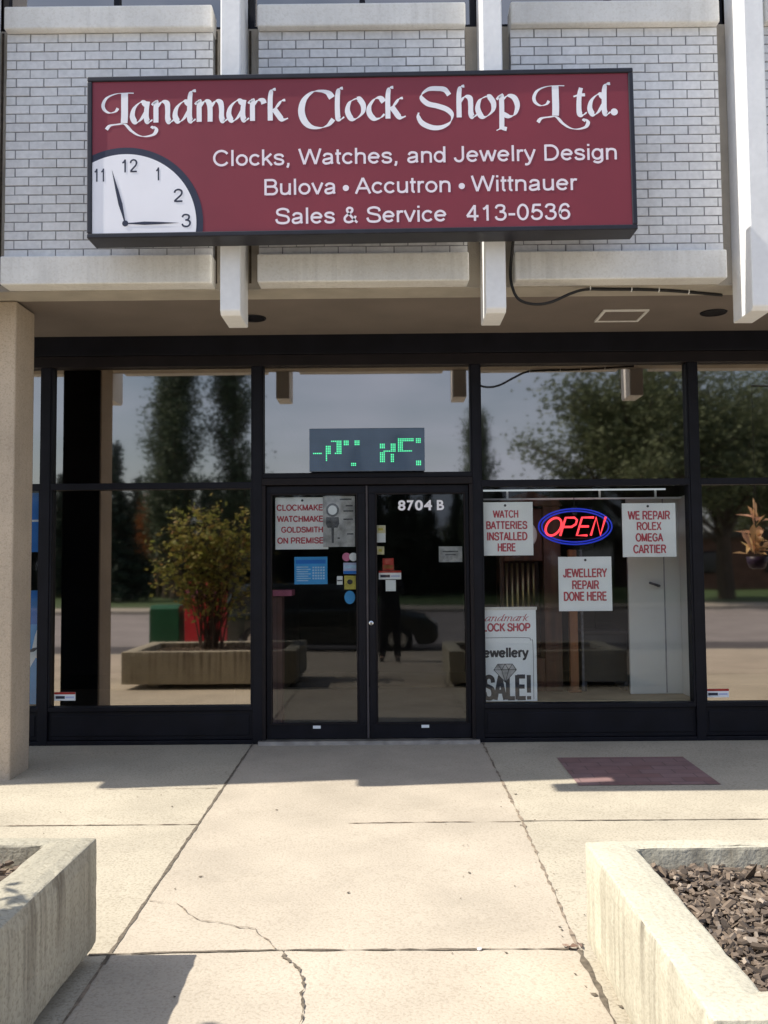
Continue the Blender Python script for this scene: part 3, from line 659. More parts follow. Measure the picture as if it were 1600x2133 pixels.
# pen-drawn title
ASC = [(.42, 1.50), (.24, 1.46), (.17, 1.2), (.15, .8)]
def bowl(o): return [(o+.72, .86), (o+.50, 1.0), (o+.18, .72), (o+.08, .32), (o+.24, .02), (o+.48, .16), (o+.72, .55)]
G = {
 'a': (1.0, [bowl(0), [(.80, 1.02), (.74, .6), (.74, .2), (.84, .02), (1.02, .14)]]),
 'n': (1.02, [[(-.04, .84), (.14, 1.0), (.15, .6), (.15, .0)], [(.18, .70), (.42, .98), (.66, .92), (.70, .6), (.70, .2), (.80, .0), (.98, .12)]]),
 'd': (1.02, [bowl(0), [(1.06, 1.50), (.86, 1.46), (.78, 1.2), (.76, .7), (.76, .2), (.86, .02), (1.04, .14)]]),
 'm': (1.55, [[(-.04, .84), (.14, 1.0), (.15, .6), (.15, .0)], [(.18, .70), (.40, .98), (.60, .92), (.66, .6), (.66, .0)], [(.70, .70), (.92, .98), (1.14, .92), (1.20, .6), (1.20, .2), (1.30, .0), (1.48, .12)]]),
 'r': (.80, [[(-.04, .84), (.14, 1.0), (.15, .6), (.15, .0)], [(.18, .72), (.40, .98), (.62, .98), (.70, .82)]]),
 'k': (.98, [ASC+[(.15, .4), (.15, .0)], [(.86, .98), (.66, .92), (.42, .62), (.20, .50)], [(.32, .58), (.52, .28), (.72, .04), (.98, .10)]]),
 'l': (.55, [ASC+[(.15, .4), (.18, .06), (.30, .0), (.46, .12)]]),
 'o': (1.0, [[(.52, 1.0), (.20, .82), (.08, .42), (.24, .04), (.48, .02), (.78, .30), (.82, .66), (.64, .96), (.52, 1.0)]]),
 'c': (.88, [[(.80, .80), (.62, 1.0), (.36, .94), (.12, .60), (.12, .26), (.34, .0), (.62, .04), (.82, .22)]]),
 'h': (1.02, [ASC+[(.15, .4), (.15, .0)], [(.18, .70), (.42, .98), (.66, .92), (.70, .6), (.70, .2), (.80, .0), (.98, .12)]]),
 'p': (1.05, [[(-.06, .82), (.14, 1.02), (.17, .6), (.16, -.2), (.15, -.58)], [(-.10, -.66), (.14, -.56), (.38, -.60)], [(.20, .78), (.46, 1.0), (.76, .90), (.90, .52), (.78, .12), (.52, .0), (.24, .12)]]),
 't': (.62, [[(.30, 1.32), (.22, 1.0), (.18, .5), (.20, .10), (.34, .0), (.54, .14)], [(-.06, .90), (.18, .97), (.48, .98)]]),
 'L': (1.25, [[(1.05, 1.42), (1.05, .9), (1.05, .4), (1.03, .0)], [(1.48, 1.43), (1.10, 1.44), (.62, 1.40), (.22, 1.22), (.05, .92), (.10, .66), (.34, .50), (.62, .56), (.74, .72)],
              [(.20, -.30), (.36, -.12), (.70, -.06), (1.06, -.06), (1.37, -.38), (1.70, -.60), (2.05, -.66), (2.42, -.56), (2.54, -.34), (2.40, -.20), (2.32, -.28)]]),
 'C': (1.40, [[(1.50, 1.04), (1.32, 1.28), (.98, 1.38), (.58, 1.33), (.20, .98), (.06, .46), (.18, -.02), (.48, -.32), (.92, -.39), (1.30, -.26), (1.55, .02)]]),
 'S': (1.70, [[(1.50, 1.08), (1.30, 1.34), (.98, 1.40), (.55, 1.38), (.24, 1.16), (.22, .94), (.50, .68), (.95, .56), (1.40, .38), (1.62, .10), (1.50, -.25), (1.10, -.46), (.66, -.46), (.22, -.25), (.04, .06), (.06, .26)]]),
}
title = MB(); zk = [0]
def stroke(pts, ox, oz, sc, sy, w, ang=32):
    P = catmull([(p[0], 0, p[1]) for p in pts], 7)
    nib = Vector((math.cos(R(ang)), 0, math.sin(R(ang))))*w*.5
    thin = .016
    L, Q = [], []
    for i, p in enumerate(P):
        t_ = (P[min(i+1, len(P)-1)]-P[max(i-1, 0)]).normalized(); nn = Vector((-t_.z, 0, t_.x))
        k = nib.dot(nn); hw = (abs(k)+thin)
        q = Vector((p.x*sc, 0, p.z*sy))
        a = q+Vector((nn.x*hw*sc, 0, nn.z*hw*sy)); b = q-Vector((nn.x*hw*sc, 0, nn.z*hw*sy))
        L.append(a); Q.append(b)
    zk[0] += 1; y = YF-.00003*(zk[0] % 9)
    n = len(P)
    title.add([(ox+v.x, y, oz+v.z) for v in L]+[(ox+v.x, y, oz+v.z) for v in Q], [(i, i+1, n+i+1, n+i) for i in range(n-1)])
def glyph(ch, px, pw=None, w=.235, base=246.0):
    adv, st = G[ch]; sc = 44.5*K; sy = 44.5*K
    for i, s_ in enumerate(st):
        if ch == 'L': stroke(s_, su(px), sv(base), sc, sy, (.29, .13, .15)[i], (5, 5, -8)[i])
        elif ch in 'CS': stroke(s_, su(px), sv(base), sc, sy, .29 if ch == 'C' else .22, 14 if ch == 'C' else 62)
        else: stroke(s_, su(px), sv(base), sc, sy, w, 30)
for ch, px in (('L', 218.5), ('a', 278), ('n', 324), ('d', 367), ('m', 414), ('a', 479), ('r', 525), ('k', 562)): glyph(ch, px)
for ch, px in (('C', 631), ('l', 702), ('o', 726), ('c', 770), ('k', 807)): glyph(ch, px)
for ch, px in (('S', 875), ('h', 955), ('o', 997), ('p', 1043)): glyph(ch, px)
for ch, px in (('L', 1116), ('t', 1203), ('d', 1230)): glyph(ch, px)
title.poly([(su(1284)+7.5*K*math.cos(R(a)), YF, sv(240)+7.5*K*math.sin(R(a))) for a in range(0, 360, 20)])
title.build('title_lettering', M['signwhite'], SG)
SG.rotation_euler = (0, -.0073, 0)

# cable from the sign to the soffit edge
cp = catmull([(.885, -1.60, 3.70), (.875, -1.50, 3.52), (.885, -1.50, 3.40), (.93, -1.50, 3.31), (1.03, -1.50, 3.275), (1.15, -1.49, 3.29), (1.30, -1.46, 3.36), (1.42, -1.40, 3.405), (1.60, -1.37, 3.413), (1.80, -1.36, 3.413), (2.00, -1.33, 3.413), (2.20, -1.28, 3.413), (2.45, -1.20, 3.413)], 8)
cb = MB().tube(cp, .0105, 8).build('power_cable', M['rubber'], smooth=True)
tag(cb, 'black power cable sagging from the sign and clipped along the overhang edge', 'cable')
for x, y in ((1.45, -1.39), (1.75, -1.36), (1.95, -1.34), (2.18, -1.285)):
    MB().tube([(x, y-.013, 3.427), (x, y-.016, 3.410), (x, y, 3.400), (x, y+.016, 3.410), (x, y+.013, 3.427)], .004, 6).build('cable_clip', M['fin'], cb)

# ------------------------------------------------------------------ cards and stickers on the glass
def card(name, label, x0, x1, z0, z1, mt, y=.016, cat='sign', group=None, tilt=0):
    o = MB().box(x0, x1, y, y+.003, z0, z1).build(name, mt)
    return tag(o, label, cat, group)
def lines(o, rows, mt, y, bold=.03, name='lettering'):
    for s_, x0, x1, z, h in rows:
        mb = MB(); put_sans(mb, s_, x0, x1, z, h, y-.0015, .20+bold*.8); mb.build('text_line', mt, o)
def hole(o, x, z, y):
    MB().lathe([(.011, y-.0022), (.011, y-.0008)], (x, 0, z), 12, 'y').build('hanging_hole', M['ink'], o)
g = 'white red-lettered cards in the shop window'
o = card('window_card', 'square white card lettered WATCH BATTERIES INSTALLED HERE left of the neon', .793, 1.239, 1.547, 2.000, M['paper'], group=g); hole(o, 1.005, 1.972, .016)
lines(o, [('WATCH', .905, 1.115, 1.868, .062), ('BATTERIES', .843, 1.187, 1.772, .065), ('INSTALLED', .848, 1.187, 1.676, .068), ('HERE', .938, 1.088, 1.582, .068)], M['redink'], .016)
o = card('window_card', 'square white card lettered WE REPAIR with three watch makers, right of the neon', 1.996, 2.450, 1.525, 1.981, M['paper'], group=g); hole(o, 2.216, 1.955, .016)
lines(o, [('WE REPAIR', 2.05, 2.40, 1.842, .072), ('ROLEX', 2.120, 2.325, 1.753, .066), ('OMEGA', 2.110, 2.335, 1.656, .068), ('CARTIER', 2.088, 2.360, 1.557, .070)], M['redink'], .016)
o = card('window_card', 'square white card lettered JEWELLERY REPAIR DONE HERE below the neon', 1.447, 1.897, 1.073, 1.531, M['paper'], group=g); hole(o, 1.676, 1.503, .016)
lines(o, [('JEWELLERY', 1.490, 1.853, 1.358, .072), ('REPAIR', 1.562, 1.785, 1.258, .072), ('DONE HERE', 1.490, 1.850, 1.160, .075)], M['redink'], .016)
o = card('door_card', 'white card with red trade lettering on the left door, partly behind a grey poster', -.949, -.500, 1.614, 2.056, M['paper'], y=.020); hole(o, -.72, 2.03, .020)
lines(o, [('CLOCKMAKER', -.935, -.500, 1.944, .050), ('WATCHMAKER', -.930, -.500, 1.848, .050), ('GOLDSMITH', -.897, -.545, 1.757, .048), ('ON PREMISES', -.930, -.498, 1.664, .050)], M['redink'], .020, .035)
o = card('watch_poster', 'grey poster of a wristwatch overlapping the trade card on the left door', -.543, -.272, 1.632, 2.064, M['greyprint'], y=.011, cat='poster')
pb = MB(); y = .0095
pb.poly([(-.462+.055*math.cos(R(a)), y, 1.945+.058*math.sin(R(a))) for a in range(0, 360, 15)])
pb.poly([(-.515, y, 1.885), (-.41, y, 1.885), (-.405, y, 1.83), (-.42, y, 1.795), (-.505, y, 1.795), (-.52, y, 1.83)])
pb.poly([(-.472, y, 1.795), (-.450, y, 1.795), (-.452, y, 1.665), (-.470, y, 1.665)])
pb.build('watch_print', M['darkprint'], o)
pb = MB(); y = .0080
pb.poly([(-.462+.038*math.cos(R(a)), y, 1.945+.040*math.sin(R(a))) for a in range(0, 360, 15)])
pb.build('watch_dial_print', M['paper'], o)
pb = MB(); y = .0095
for zz, a, b in ((2.03, -.40, -.30), (1.975, -.35, -.29), (1.93, -.37, -.285), (1.86, -.37, -.29), (1.735, -.34, -.285), (1.70, -.42, -.40)): pb.box(a, b, y, .0105, zz, zz+.012)
pb.build('print_lines', M['darkprint'], o)
o = card('credit_notice', 'small sky blue notice with white small print on the left door', -.788, -.508, 1.318, 1.550, M['blue'], y=.012, cat='notice')
MB().box(-.775, -.522, .0105, .0115, 1.492, 1.525).build('print_band', M['deepblue'], o)
pl = MB()
for k in range(7): pl.box(-.77, -.67+.02*(k % 2), .0105, .0115, 1.345+.019*k, 1.353+.019*k)
for k in range(5):
    for q in range(5): pl.box(-.635+.022*q, -.620+.022*q, .0105, .0115, 1.36+.023*k, 1.374+.023*k)
pl.build('print_lines', M['paleblue'], o)
o = MB().lathe([(.036, .011), (.036, .0135)], (-.346, 0, 1.546), 24, 'y').build('pink_sticker', M['pink']); tag(o, 'round pink and white sticker, topmost in the left door sticker column', 'sticker')
MB().lathe([(.036, .0095), (.036, .0105)], (-.288, 0, 1.546), 24, 'y').build('white_disc', M['paper'], o)
o = card('lilac_sticker', 'lilac sticker with a navy foot stripe under the pink round sticker', -.373, -.249, 1.402, 1.497, M['lilac'], y=.011, cat='sticker')
MB().box(-.372, -.25, .0095, .0105, 1.403, 1.428).build('foot_stripe', M['deepblue'], o); MB().box(-.365, -.255, .0095, .0105, 1.45, 1.478).build('print_band', M['paleblue'], o)
o = card('yellow_sticker', 'dull yellow square sticker with dark mark above the blue oval', -.366, -.268, 1.272, 1.388, M['yellow'], y=.011, cat='sticker')
MB().poly([(-.318+.024*math.cos(R(a)), .0100, 1.335+.022*math.sin(R(a))) for a in range(0, 360, 30)]).build('print_mark', M['ink'], o)
o = MB().lathe([(.050, .011), (.050, .0135)], (0, 0, 0), 24, 'y').build('blue_sticker', M['blue']); o.location = (-.320, 0, 1.205); o.scale = (.9, 1, 1.12); tag(o, 'blue oval sticker, lowest in the left door sticker column', 'sticker')
o = card('white_label', 'tiny white label beside the yellow sticker on the left door', -.428, -.380, 1.313, 1.384, M['paper'], y=.011, cat='sticker'); MB().box(-.426, -.382, .0095, .0105, 1.342, 1.352).build('print_lines', M['darkprint'], o)
o = card('hours_sticker', 'tall cream sticker with dark print, topmost on the right door stile side', -.096, -.013, 1.667, 1.812, M['paper'], y=.009, cat='sticker')
MB().box(-.094, -.015, .0075, .0085, 1.745, 1.810).build('cream_half', M['cream'], o); MB().box(-.075, -.035, .0060, .0070, 1.768, 1.788).build('print_lines', M['yellow'], o)
o = card('cream_sticker', 'small square cream sticker under the tall one on the right door', -.092, -.026, 1.565, 1.633, M['cream'], y=.009, cat='sticker'); MB().box(-.072, -.045, .0075, .0085, 1.588, 1.612).build('print_lines', M['yellow'], o)
o = card('red_sticker', 'dark red sticker with orange foot above the white security label', -.040, .054, 1.432, 1.532, M['redprint'], y=.009, cat='sticker'); MB().box(-.034, .048, .0075, .0085, 1.445, 1.475).build('print_band', M['leaforange'], o)
def alarm(label, x0, x1, z0, z1, y):
    o = card('alarm_sticker', label, x0, x1, z0, z1, M['paper'], y=y, cat='sticker', group='white alarm company stickers with red top edge')
    MB().box(x0, x1, y-.0015, y-.0005, z1-.018, z1).build('red_edge', M['redprint'], o); MB().box(x0+.012, x0+(x1-x0)*.5, y-.0015, y-.0005, z0+.016, z0+.038).build('print_lines', M['navy'], o)
    MB().box(x0+(x1-x0)*.53, x1-.012, y-.0015, y-.0005, z0+.020, z0+.034).build('grey_print', M['lilac'], o)
alarm('white security sticker with red top edge in the middle of the right door', -.073, .116, 1.354, 1.427, .009)
alarm('white security sticker with red top edge low in the left window', -2.805, -2.628, .362, .432, -.006)
alarm('white security sticker with red top edge low in the far right window', 2.665, 2.850, .346, .416, -.006)
card('white_square_sticker', 'blank white square sticker under the security sticker on the right door', -.016, .070, 1.254, 1.348, M['paper'], y=.009, cat='sticker')
o = card('business_card', 'plain grey-white card stuck to the right of the right door', .437, .635, 1.496, 1.628, M['greyprint'], y=.012, cat='card'); 
MB().box(.47, .60, .0105, .0115, 1.58, 1.59).box(.49, .58, .0105, .0115, 1.555, 1.562).build('print_lines', M['darkprint'], o)
HN = thing('house_number', 'white house number 8704 B lettered on the right door glass', 'house number', (.29, -.004, 1.936))
for s_, a, b in (('8', .094, .158), ('7', .170, .228), ('0', .238, .306), ('4', .314, .384), ('B', .424, .485)):
    dn = MB(); put_text(dn, s_, a, b, 1.936, .086, -.0045, .03); dn.build('character', M['signwhite'], HN)
# sale poster
o = card('sale_poster', 'tall white jewellery sale poster with grey diamond, lower left of the display window', .797, 1.252, .322, 1.088, M['paper'], y=.03, cat='poster')
MB().box(.797, 1.262, .026, .040, 1.086, 1.112).build('top_rail', M['precast'], o, bevel=.004)
lines(o, [('LOCK SHOP', .775+.03, 1.200, .908, .066)], M['redink'], .03, .05)
lines(o, [('ewellery', .806, 1.178, .690, .080)], M['ink'], .03, .05)
lines(o, [('SALE!', .806, 1.196, .335, .205)], M['ink'], .03, .05)
sc = MB()
for gch, gx, gwid in zip('andmark', (.815, .868, .920, .975, 1.050, 1.098, 1.135), (1,)*7):
    for st in G[gch][1]:
        P = catmull([(gx+p[0]*.050+p[1]*.018, .0285, .992+p[1]*.040) for p in st], 4)
        L_, Q_ = [], []
        for i, p in enumerate(P):
            L_.append((p.x-.004, p.y, p.z)); Q_.append((p.x+.004, p.y, p.z))
        n_ = len(P); sc.add(L_+Q_, [(i, i+1, n_+i+1, n_+i) for i in range(n_-1)])
sc.build('script_lettering', M['redink'], o)
bd = MB()
bp = catmull([(.80, .0287, .855), (1.16, .0287, .855), (1.205, .0287, .835), (1.225, .0287, .79), (1.225, .0287, .34)], 6)
bd.add([(p.x, p.y, p.z) for p in bp]+[(p.x-.004, p.y, p.z-.004) for p in bp], [(i, i+1, len(bp)+i+1, len(bp)+i) for i in range(len(bp)-1)])
bd.build('border_line', M['darkprint'], o)
dm = MB(); y = .0280
c = (.985, .585)
top = [(-.062, .048), (.062, .048), (.095, .0), (0, -.105), (-.095, .0)]
dm.poly([(c[0]+a, y, c[1]+b) for a, b in top]); dm.build('diamond_print', M['greyprint'], o)
df_ = MB()
for a, b in (((-.095, 0), (.095, 0)), ((-.062, .048), (-.03, 0)), ((.062, .048), (.03, 0)), ((0, .048), (-.03, 0)), ((0, .048), (.03, 0)), ((-.03, 0), (0, -.105)), ((.03, 0), (0, -.105)), ((-.062, .048), (.062, .048)), ((.062, .048), (.095, 0)), ((.095, 0), (0, -.105)), ((-.095, 0), (0, -.105)), ((-.062, .048), (-.095, 0))):
    df_.tube([(c[0]+a[0], y-.001, c[1]+a[1]), (c[0]+b[0], y-.001, c[1]+b[1])], .0022, 4)
df_.build('diamond_facets', M['ink'], o)
# neon OPEN
NO = thing('neon_sign', 'lit neon sign, red OPEN inside blue double oval', 'neon sign', (1.605, .05, 1.63))
cx, cz = 1.604, 1.789
for k, (a, b) in enumerate(((.312, .152), (.285, .132))):
    MB().tube([(cx+a*math.cos(R(q)), .05, cz+b*math.sin(R(q))) for q in range(0, 360, 8)], .0065, 8, closed=True).build('blue_tube', M['neonblue'], NO, smooth=True)
def nl(pts): return [(cx+p[0]+p[1]*.32, .045, cz+p[1]) for p in pts]
rr = .0095
oo = [(-.185+.064*math.cos(R(q)), .075*math.sin(R(q))) for q in range(0, 360, 15)]
MB().tube(nl(oo), rr, 8, closed=True).build('letter_tube', M['neonred'], NO, smooth=True)
for pts in ([(-.105, -.078), (-.105, .076), (-.03, .076), (-.002, .055), (-.002, .020), (-.03, -.003), (-.10, -.003)],
            [(.135, .076), (.035, .076), (.035, -.076), (.125, -.076)], [(.045, .0), (.115, .0)],
            [(.155, -.078), (.155, .076), (.235, -.074), (.235, .080)]):
    MB().tube(nl(pts), rr, 8).build('letter_tube', M['neonred'], NO, smooth=True)
MB().box(cx-.02, cx+.02, .06, .10, cz+.10, cz+.17).tube([(cx, .08, cz+.17), (cx, .08, 2.10)], .003, 6).tube([(cx-.2, .062, cz-.1), (cx+.2, .062, cz-.1)], .004, 6).build('bracket', M['rubber'], NO)
# LED message board
LB = thing('message_board', 'blue-grey dot matrix board with green lit characters over the glass above the doors', 'electronic sign', (-.165, -.1, 2.262))
bx0, bx1, bz0, bz1 = -.647, .322, 2.262, 2.625
MB().box(bx0, bx1, -.115, -.062, bz0, bz1).build('panel', M['led'], LB, bevel=.004)
lit = [(405, 470, 755, 760, 1), (495, 525, 700, 755, 1), (500, 506, 760, 810, 0), (530, 600, 665, 672, 1), (575, 606, 680, 757, 1), (560, 575, 750, 757, 1), (620, 652, 662, 690, 1), (700, 726, 662, 690, 1), (670, 706, 822, 848, 1),
       (878, 910, 693, 712, 1), (878, 910, 750, 816, 1), (905, 985, 738, 746, 1), (960, 990, 690, 740, 1), (958, 972, 760, 812, 1), (1005, 1112, 655, 664, 1), (1005, 1036, 680, 740, 1), (1005, 1100, 738, 746, 1), (1130, 1166, 655, 682, 1), (1135, 1166, 818, 842, 1)]
NX, NZ = 64, 25
on, offd = MB(), MB()
for i in range(NX):
    for j in range(NZ):
        x = bx0+(i+.5)*(bx1-bx0)/NX; z = bz0+(j+.5)*(bz1-bz0)/NZ
        cxp = 378+(x-bx0)/(bx1-bx0)*812; czp = 885-(z-bz0)/(bz1-bz0)*315
        h = any(a-5 <= cxp <= b+3 and c-5 <= czp <= d+5 for a, b, c, d, w in lit)
        r_ = .0044 if h else .0032
        (on if h else offd).box(x-r_, x+r_, -.1185, -.1152, z-r_, z+r_)
on.build('lit_dots', M['ledlit'], LB); offd.build('unlit_dots', M['leddot'], LB)
# blue posters in the narrow neighbouring window
o = card('blue_poster', 'plain bright blue poster with a white line, upper one by the column', -4.0, -2.94, 1.610, 2.115, M['deepblue'], y=.02, cat='poster', group='blue posters in the neighbouring window')
MB().box(-4.0, -2.94, .0185, .0195, 1.868, 1.885).build('white_line', M['paper'], o)
o = card('blue_poster', 'tall blue poster with a white figure shape, lower one by the column', -3.9, -2.935, .330, 1.285, M['blue'], y=.02, cat='poster', group='blue posters in the neighbouring window')
pb = MB(); yy = .0185
pb.poly([(-2.945, yy, 1.02), (-2.985, yy, .90), (-3.01, yy, .78), (-3.07, yy, .60), (-3.02, yy, .64), (-2.975, yy, .72), (-2.945, yy, .70)]); pb.poly([(-3.02+.04*math.cos(R(a)), yy-.0006, .735+.04*math.sin(R(a))) for a in range(0, 360, 20)])
pb.build('white_shape', M['paper'], o)
pb = MB().poly([(-2.94, yy-.001, .81), (-3.0, yy-.001, .80), (-3.06, yy-.001, .76), (-2.99, yy-.001, .77)]).build('dark_shape', M['darkprint'], o)
MB().box(-3.9, -2.935, .0192, .0198, 1.0, 1.284).build('deep_blue_band', M['deepblue'], o)

# ------------------------------------------------------------------ things inside the display window
BP = thing('brick_pedestal', 'narrow brown brick pedestal with pink top inside the left door', 'pedestal', (-1.0, .62, 0))
MB().box(-1.15, -.955, .55, .75, 0, 1.20).build('shaft', M['pedbrick'], BP, bevel=.004)
MB().box(-1.17, -.86, .52, .78, 1.203, 1.26).build('top', M['pink'], BP, bevel=.006)
GC = thing('grandfather_clock', 'dark wood clock case with brass tubes behind the display glass', 'clock', (1.33, .75, .32))
gb = MB(); gb.box(1.02, 1.06, .62, .88, .32, 2.0); gb.box(1.42, 1.58, .60, .90, .32, 2.0); gb.box(1.06, 1.42, .62, .88, 1.50, 1.98); gb.box(1.06, 1.42, .84, .88, .32, 1.5); gb.box(1.06, 1.42, .60, .88, .32, .62)
gb.prism([(1.0, .58, 2.0), (1.60, .58, 2.0), (1.56, .58, 2.06), (1.30, .58, 2.14), (1.04, .58, 2.06)], (0, .34, 0)); gb.build('case', M['walnut'], GC, bevel=.008)
for k, xx in enumerate((1.10, 1.15, 1.20, 1.25, 1.30, 1.35)):
    MB().tube([(xx, .74, 1.48), (xx, .74, .80+.06*k)], .012, 10).build('chime_tube', M['brass'], GC, smooth=True)
MB().lathe([(.12, .60), (.13, .615), (.13, .62)], (1.24, 0, 1.74), 28, 'y').build('dial', M['paper'], GC)
DC = thing('display_case', 'orange-brown wood stand with black cabinet on the display platform', 'cabinet', (1.9, .8, .32))
MB().box(1.640, 1.715, .56, .63, .32, 1.60).box(1.62, 1.735, .54, .65, .318, .34).build('post', M['oak'], DC, bevel=.006)
MB().box(1.77, 2.17, .62, 1.0, .40, .84).build('cabinet', M['darkcab'], DC, bevel=.008)
MB().box(1.745, 1.765, .56, .60, .33, 1.6).build('upright', M['darkprint'], DC); MB().box(1.74, 2.19, .58, 1.0, .84, .86).box(1.77, 1.80, .62, 1.0, .32, .40).box(2.14, 2.17, .62, 1.0, .32, .40).build('shelf', M['interior'], DC)
FL = thing('display_glow_strip', 'slim strip on brackets with an added glowing tube along the top of the display window', 'light', (1.7, .25, 2.11))
MB().tube([(.84, .25, 2.118), (2.44, .25, 2.118)], .008, 10).build('tube', M['tubeglow'], FL, smooth=True)  # tube glow added to brighten the display behind the glass
MB().box(.82, 2.58, .24, .30, 2.035, 2.048).build('rail', M['paper'], FL)
for xx in (1.06, 1.87, 2.36): MB().box(xx-.008, xx+.008, .27, .29, 2.048, 2.125).build('bracket', M['paper'], FL)

# ------------------------------------------------------------------ planters, mulch, debris
def planter(name, label, x0, x1, y0, y1, zb, h, mt):
    """hollow cast concrete trough on two runners; y0 is the end towards the shop"""
    t = thing(name, label, 'planter', ((x0+x1)/2, (y0+y1)/2, zb-.045), 'concrete planter troughs on the pavement')
    bm = bmesh.new(); r = bmesh.ops.create_cube(bm, size=1)
    for v in bm.verts: v.co = Vector(((v.co.x+.5)*(x1-x0)+x0, (v.co.y+.5)*(y0-y1)+y1, (v.co.z+.5)*h+zb))
    topf = max(bm.faces, key=lambda f: f.calc_center_median().z)
    bmesh.ops.inset_region(bm, faces=[topf], thickness=.19, use_even_offset=True)
    for v in topf.verts: v.co.y += .085 if v.co.y > (y0+y1)/2 else -.02
    ex = bmesh.ops.extrude_face_region(bm, geom=[topf])
    vs = [e for e in ex['geom'] if isinstance(e, bmesh.types.BMVert)]
    bmesh.ops.translate(bm, vec=(0, 0, -.30), verts=vs)
    bmesh.ops.delete(bm, geom=[topf], context='FACES')
    bmesh.ops.recalc_face_normals(bm, faces=bm.faces)
    bmesh.ops.bevel(bm, geom=[e for e in bm.edges if e.calc_face_angle(0) > .5], offset=.014, segments=2, affect='EDGES', profile=.5)
    for _ in range(5):
        le = [e for e in bm.edges if e.calc_length() > .07]
        if not le: break
        bmesh.ops.subdivide_edges(bm, edges=le, cuts=1, use_grid_fill=True)
    bm.normal_update()
    for v in bm.verts:
        n = mn.noise(v.co*9)*.0035+mn.noise(v.co*28)*.0022
        edge = sum(1 for e in v.link_edges if e.calc_face_angle(0) > .25)
        v.co += v.normal*(n-(.004+.006*abs(mn.noise(v.co*14)) if edge else 0))
    me = bpy.data.meshes.new('trough'); off = t.location
    for v in bm.verts: v.co -= off
    bm.to_mesh(me); bm.free(); me.materials.append(mt)
    o = bpy.data.objects.new('trough', me); C.objects.link(o); o.parent = t
    for xx in (x0+.28, x1-.42): MB().box(xx, xx+.14, y1+.25, y0-.25, zb-.10, zb+.002).build('runner', M['kerb'], t)
    return t
PT = .393
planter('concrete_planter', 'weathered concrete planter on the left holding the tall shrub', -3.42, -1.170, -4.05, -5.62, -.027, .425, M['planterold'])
planter('concrete_planter', 'sun-bleached concrete planter on the right filled with bark mulch', .775, 3.05, -4.06, -5.53, -.029, .400, M['planter'])
def mulch(name, label, x0, x1, y0, y1, z, n):
    mb = MB(); rnd = random.Random(11)
    mb.poly([(x0, y0, z-.012), (x0, y1, z-.012), (x1, y1, z-.012), (x1, y0, z-.012)][::-1])
    for i in range(n):
        c = Vector((rnd.uniform(x0+.01, x1-.01), rnd.uniform(y1+.01, y0-.01), z+rnd.uniform(-.012, .018)+.012*mn.noise(Vector((i*.1, 0, 0)))))
        a, b, h = rnd.lognormvariate(-3.85, .5), rnd.uniform(.005, .016), rnd.uniform(.002, .006)
        q = Matrix.Rotation(rnd.uniform(0, 6.28), 3, 'Z') @ Matrix.Rotation(rnd.gauss(0, .45), 3, 'X') @ Matrix.Rotation(rnd.gauss(0, .4), 3, 'Y')
        k = [rnd.uniform(.6, 1.1) for _ in range(4)]
        base = [(-a*k[0], -b*k[1]), (a*.2, -b*k[2]), (a*k[1], 0), (a*.3, b*k[3]), (-a*k[2], b*.7)]
        vs = [c+q @ Vector((x, y, -h)) for x, y in base]+[c+q @ Vector((x*.8, y*.8, h)) for x, y in base]
        mb.add(vs, [(4, 3, 2, 1, 0), (5, 6, 7, 8, 9)]+[(j, (j+1) % 5, 5+(j+1) % 5, 5+j) for j in range(5)])
    o = mb.build(name, M['mulch']); tag(o, label, 'mulch', kind='stuff'); return o
mulch('bark_mulch', 'grey-brown bark chips filling the right planter', .965, 2.86, -4.165, -5.36, .285, 7600)
mulch('bark_mulch', 'grey-brown bark chips and litter in the left planter', -3.23, -1.36, -4.155, -5.45, .315, 1800)
def rock(name, label, cat, c, r, mt, flat=.7, seed=1):
    bm = bmesh.new(); bmesh.ops.create_icosphere(bm, subdivisions=2, radius=r)
    for v in bm.verts: v.co *= 1+.35*mn.noise(v.co*(1.2/r)+Vector((seed, 0, 0))); v.co.z *= flat
    me = bpy.data.meshes.new(name); bm.to_mesh(me); bm.free(); me.materials.append(mt)
    o = bpy.data.objects.new(name, me); C.objects.link(o); o.location = c; return tag(o, label, cat)
rock('white_pebble', 'small bright white pebble lying on the bark mulch', 'pebble', (1.355, -4.62, .318), .016, M['signwhite'])
def dryleaf(name, label, x, y, s, seed, dz=.006, group=None):
    rnd = random.Random(seed); mb = MB()
    for k in range(5):
        a = rnd.uniform(0, 6.28); c = Vector((x+rnd.gauss(0, s*.8), y+rnd.gauss(0, s*.5), gz(y)+dz+.004))
        d = Vector((math.cos(a), math.sin(a), 0))*s; n = Vector((-d.y, d.x, 0))*.45; u = Vector((0, 0, s*.5))
        mb.add([c-d, c-n*.9+u*rnd.random(), c+n+u*rnd.random(), c+d+u*.6*rnd.random()], [(0, 1, 3, 2)])
    return tag(mb.build(name, M['litter']), label, 'leaf litter', group)
M['litter'] = islandmat('dry_leaf_litter', [(.12, .07, .05), (.22, .14, .10), (.30, .22, .17), (.16, .10, .08)], .9)
dryleaf('leaf_litter', 'crumpled dry leaves caught where the path joints cross by the right planter', .735, -3.98, .022, 3)
dryleaf('leaf_litter', 'single brown leaf scrap on the path at the bottom of the picture', -.50, -4.63, .018, 5)
o = rock('concrete_chip', 'pale concrete chip in the cross joint of the path', 'stone', (.36, -3.99, gz(-3.99)+.006), .010, M['signwhite'], .5, 4)
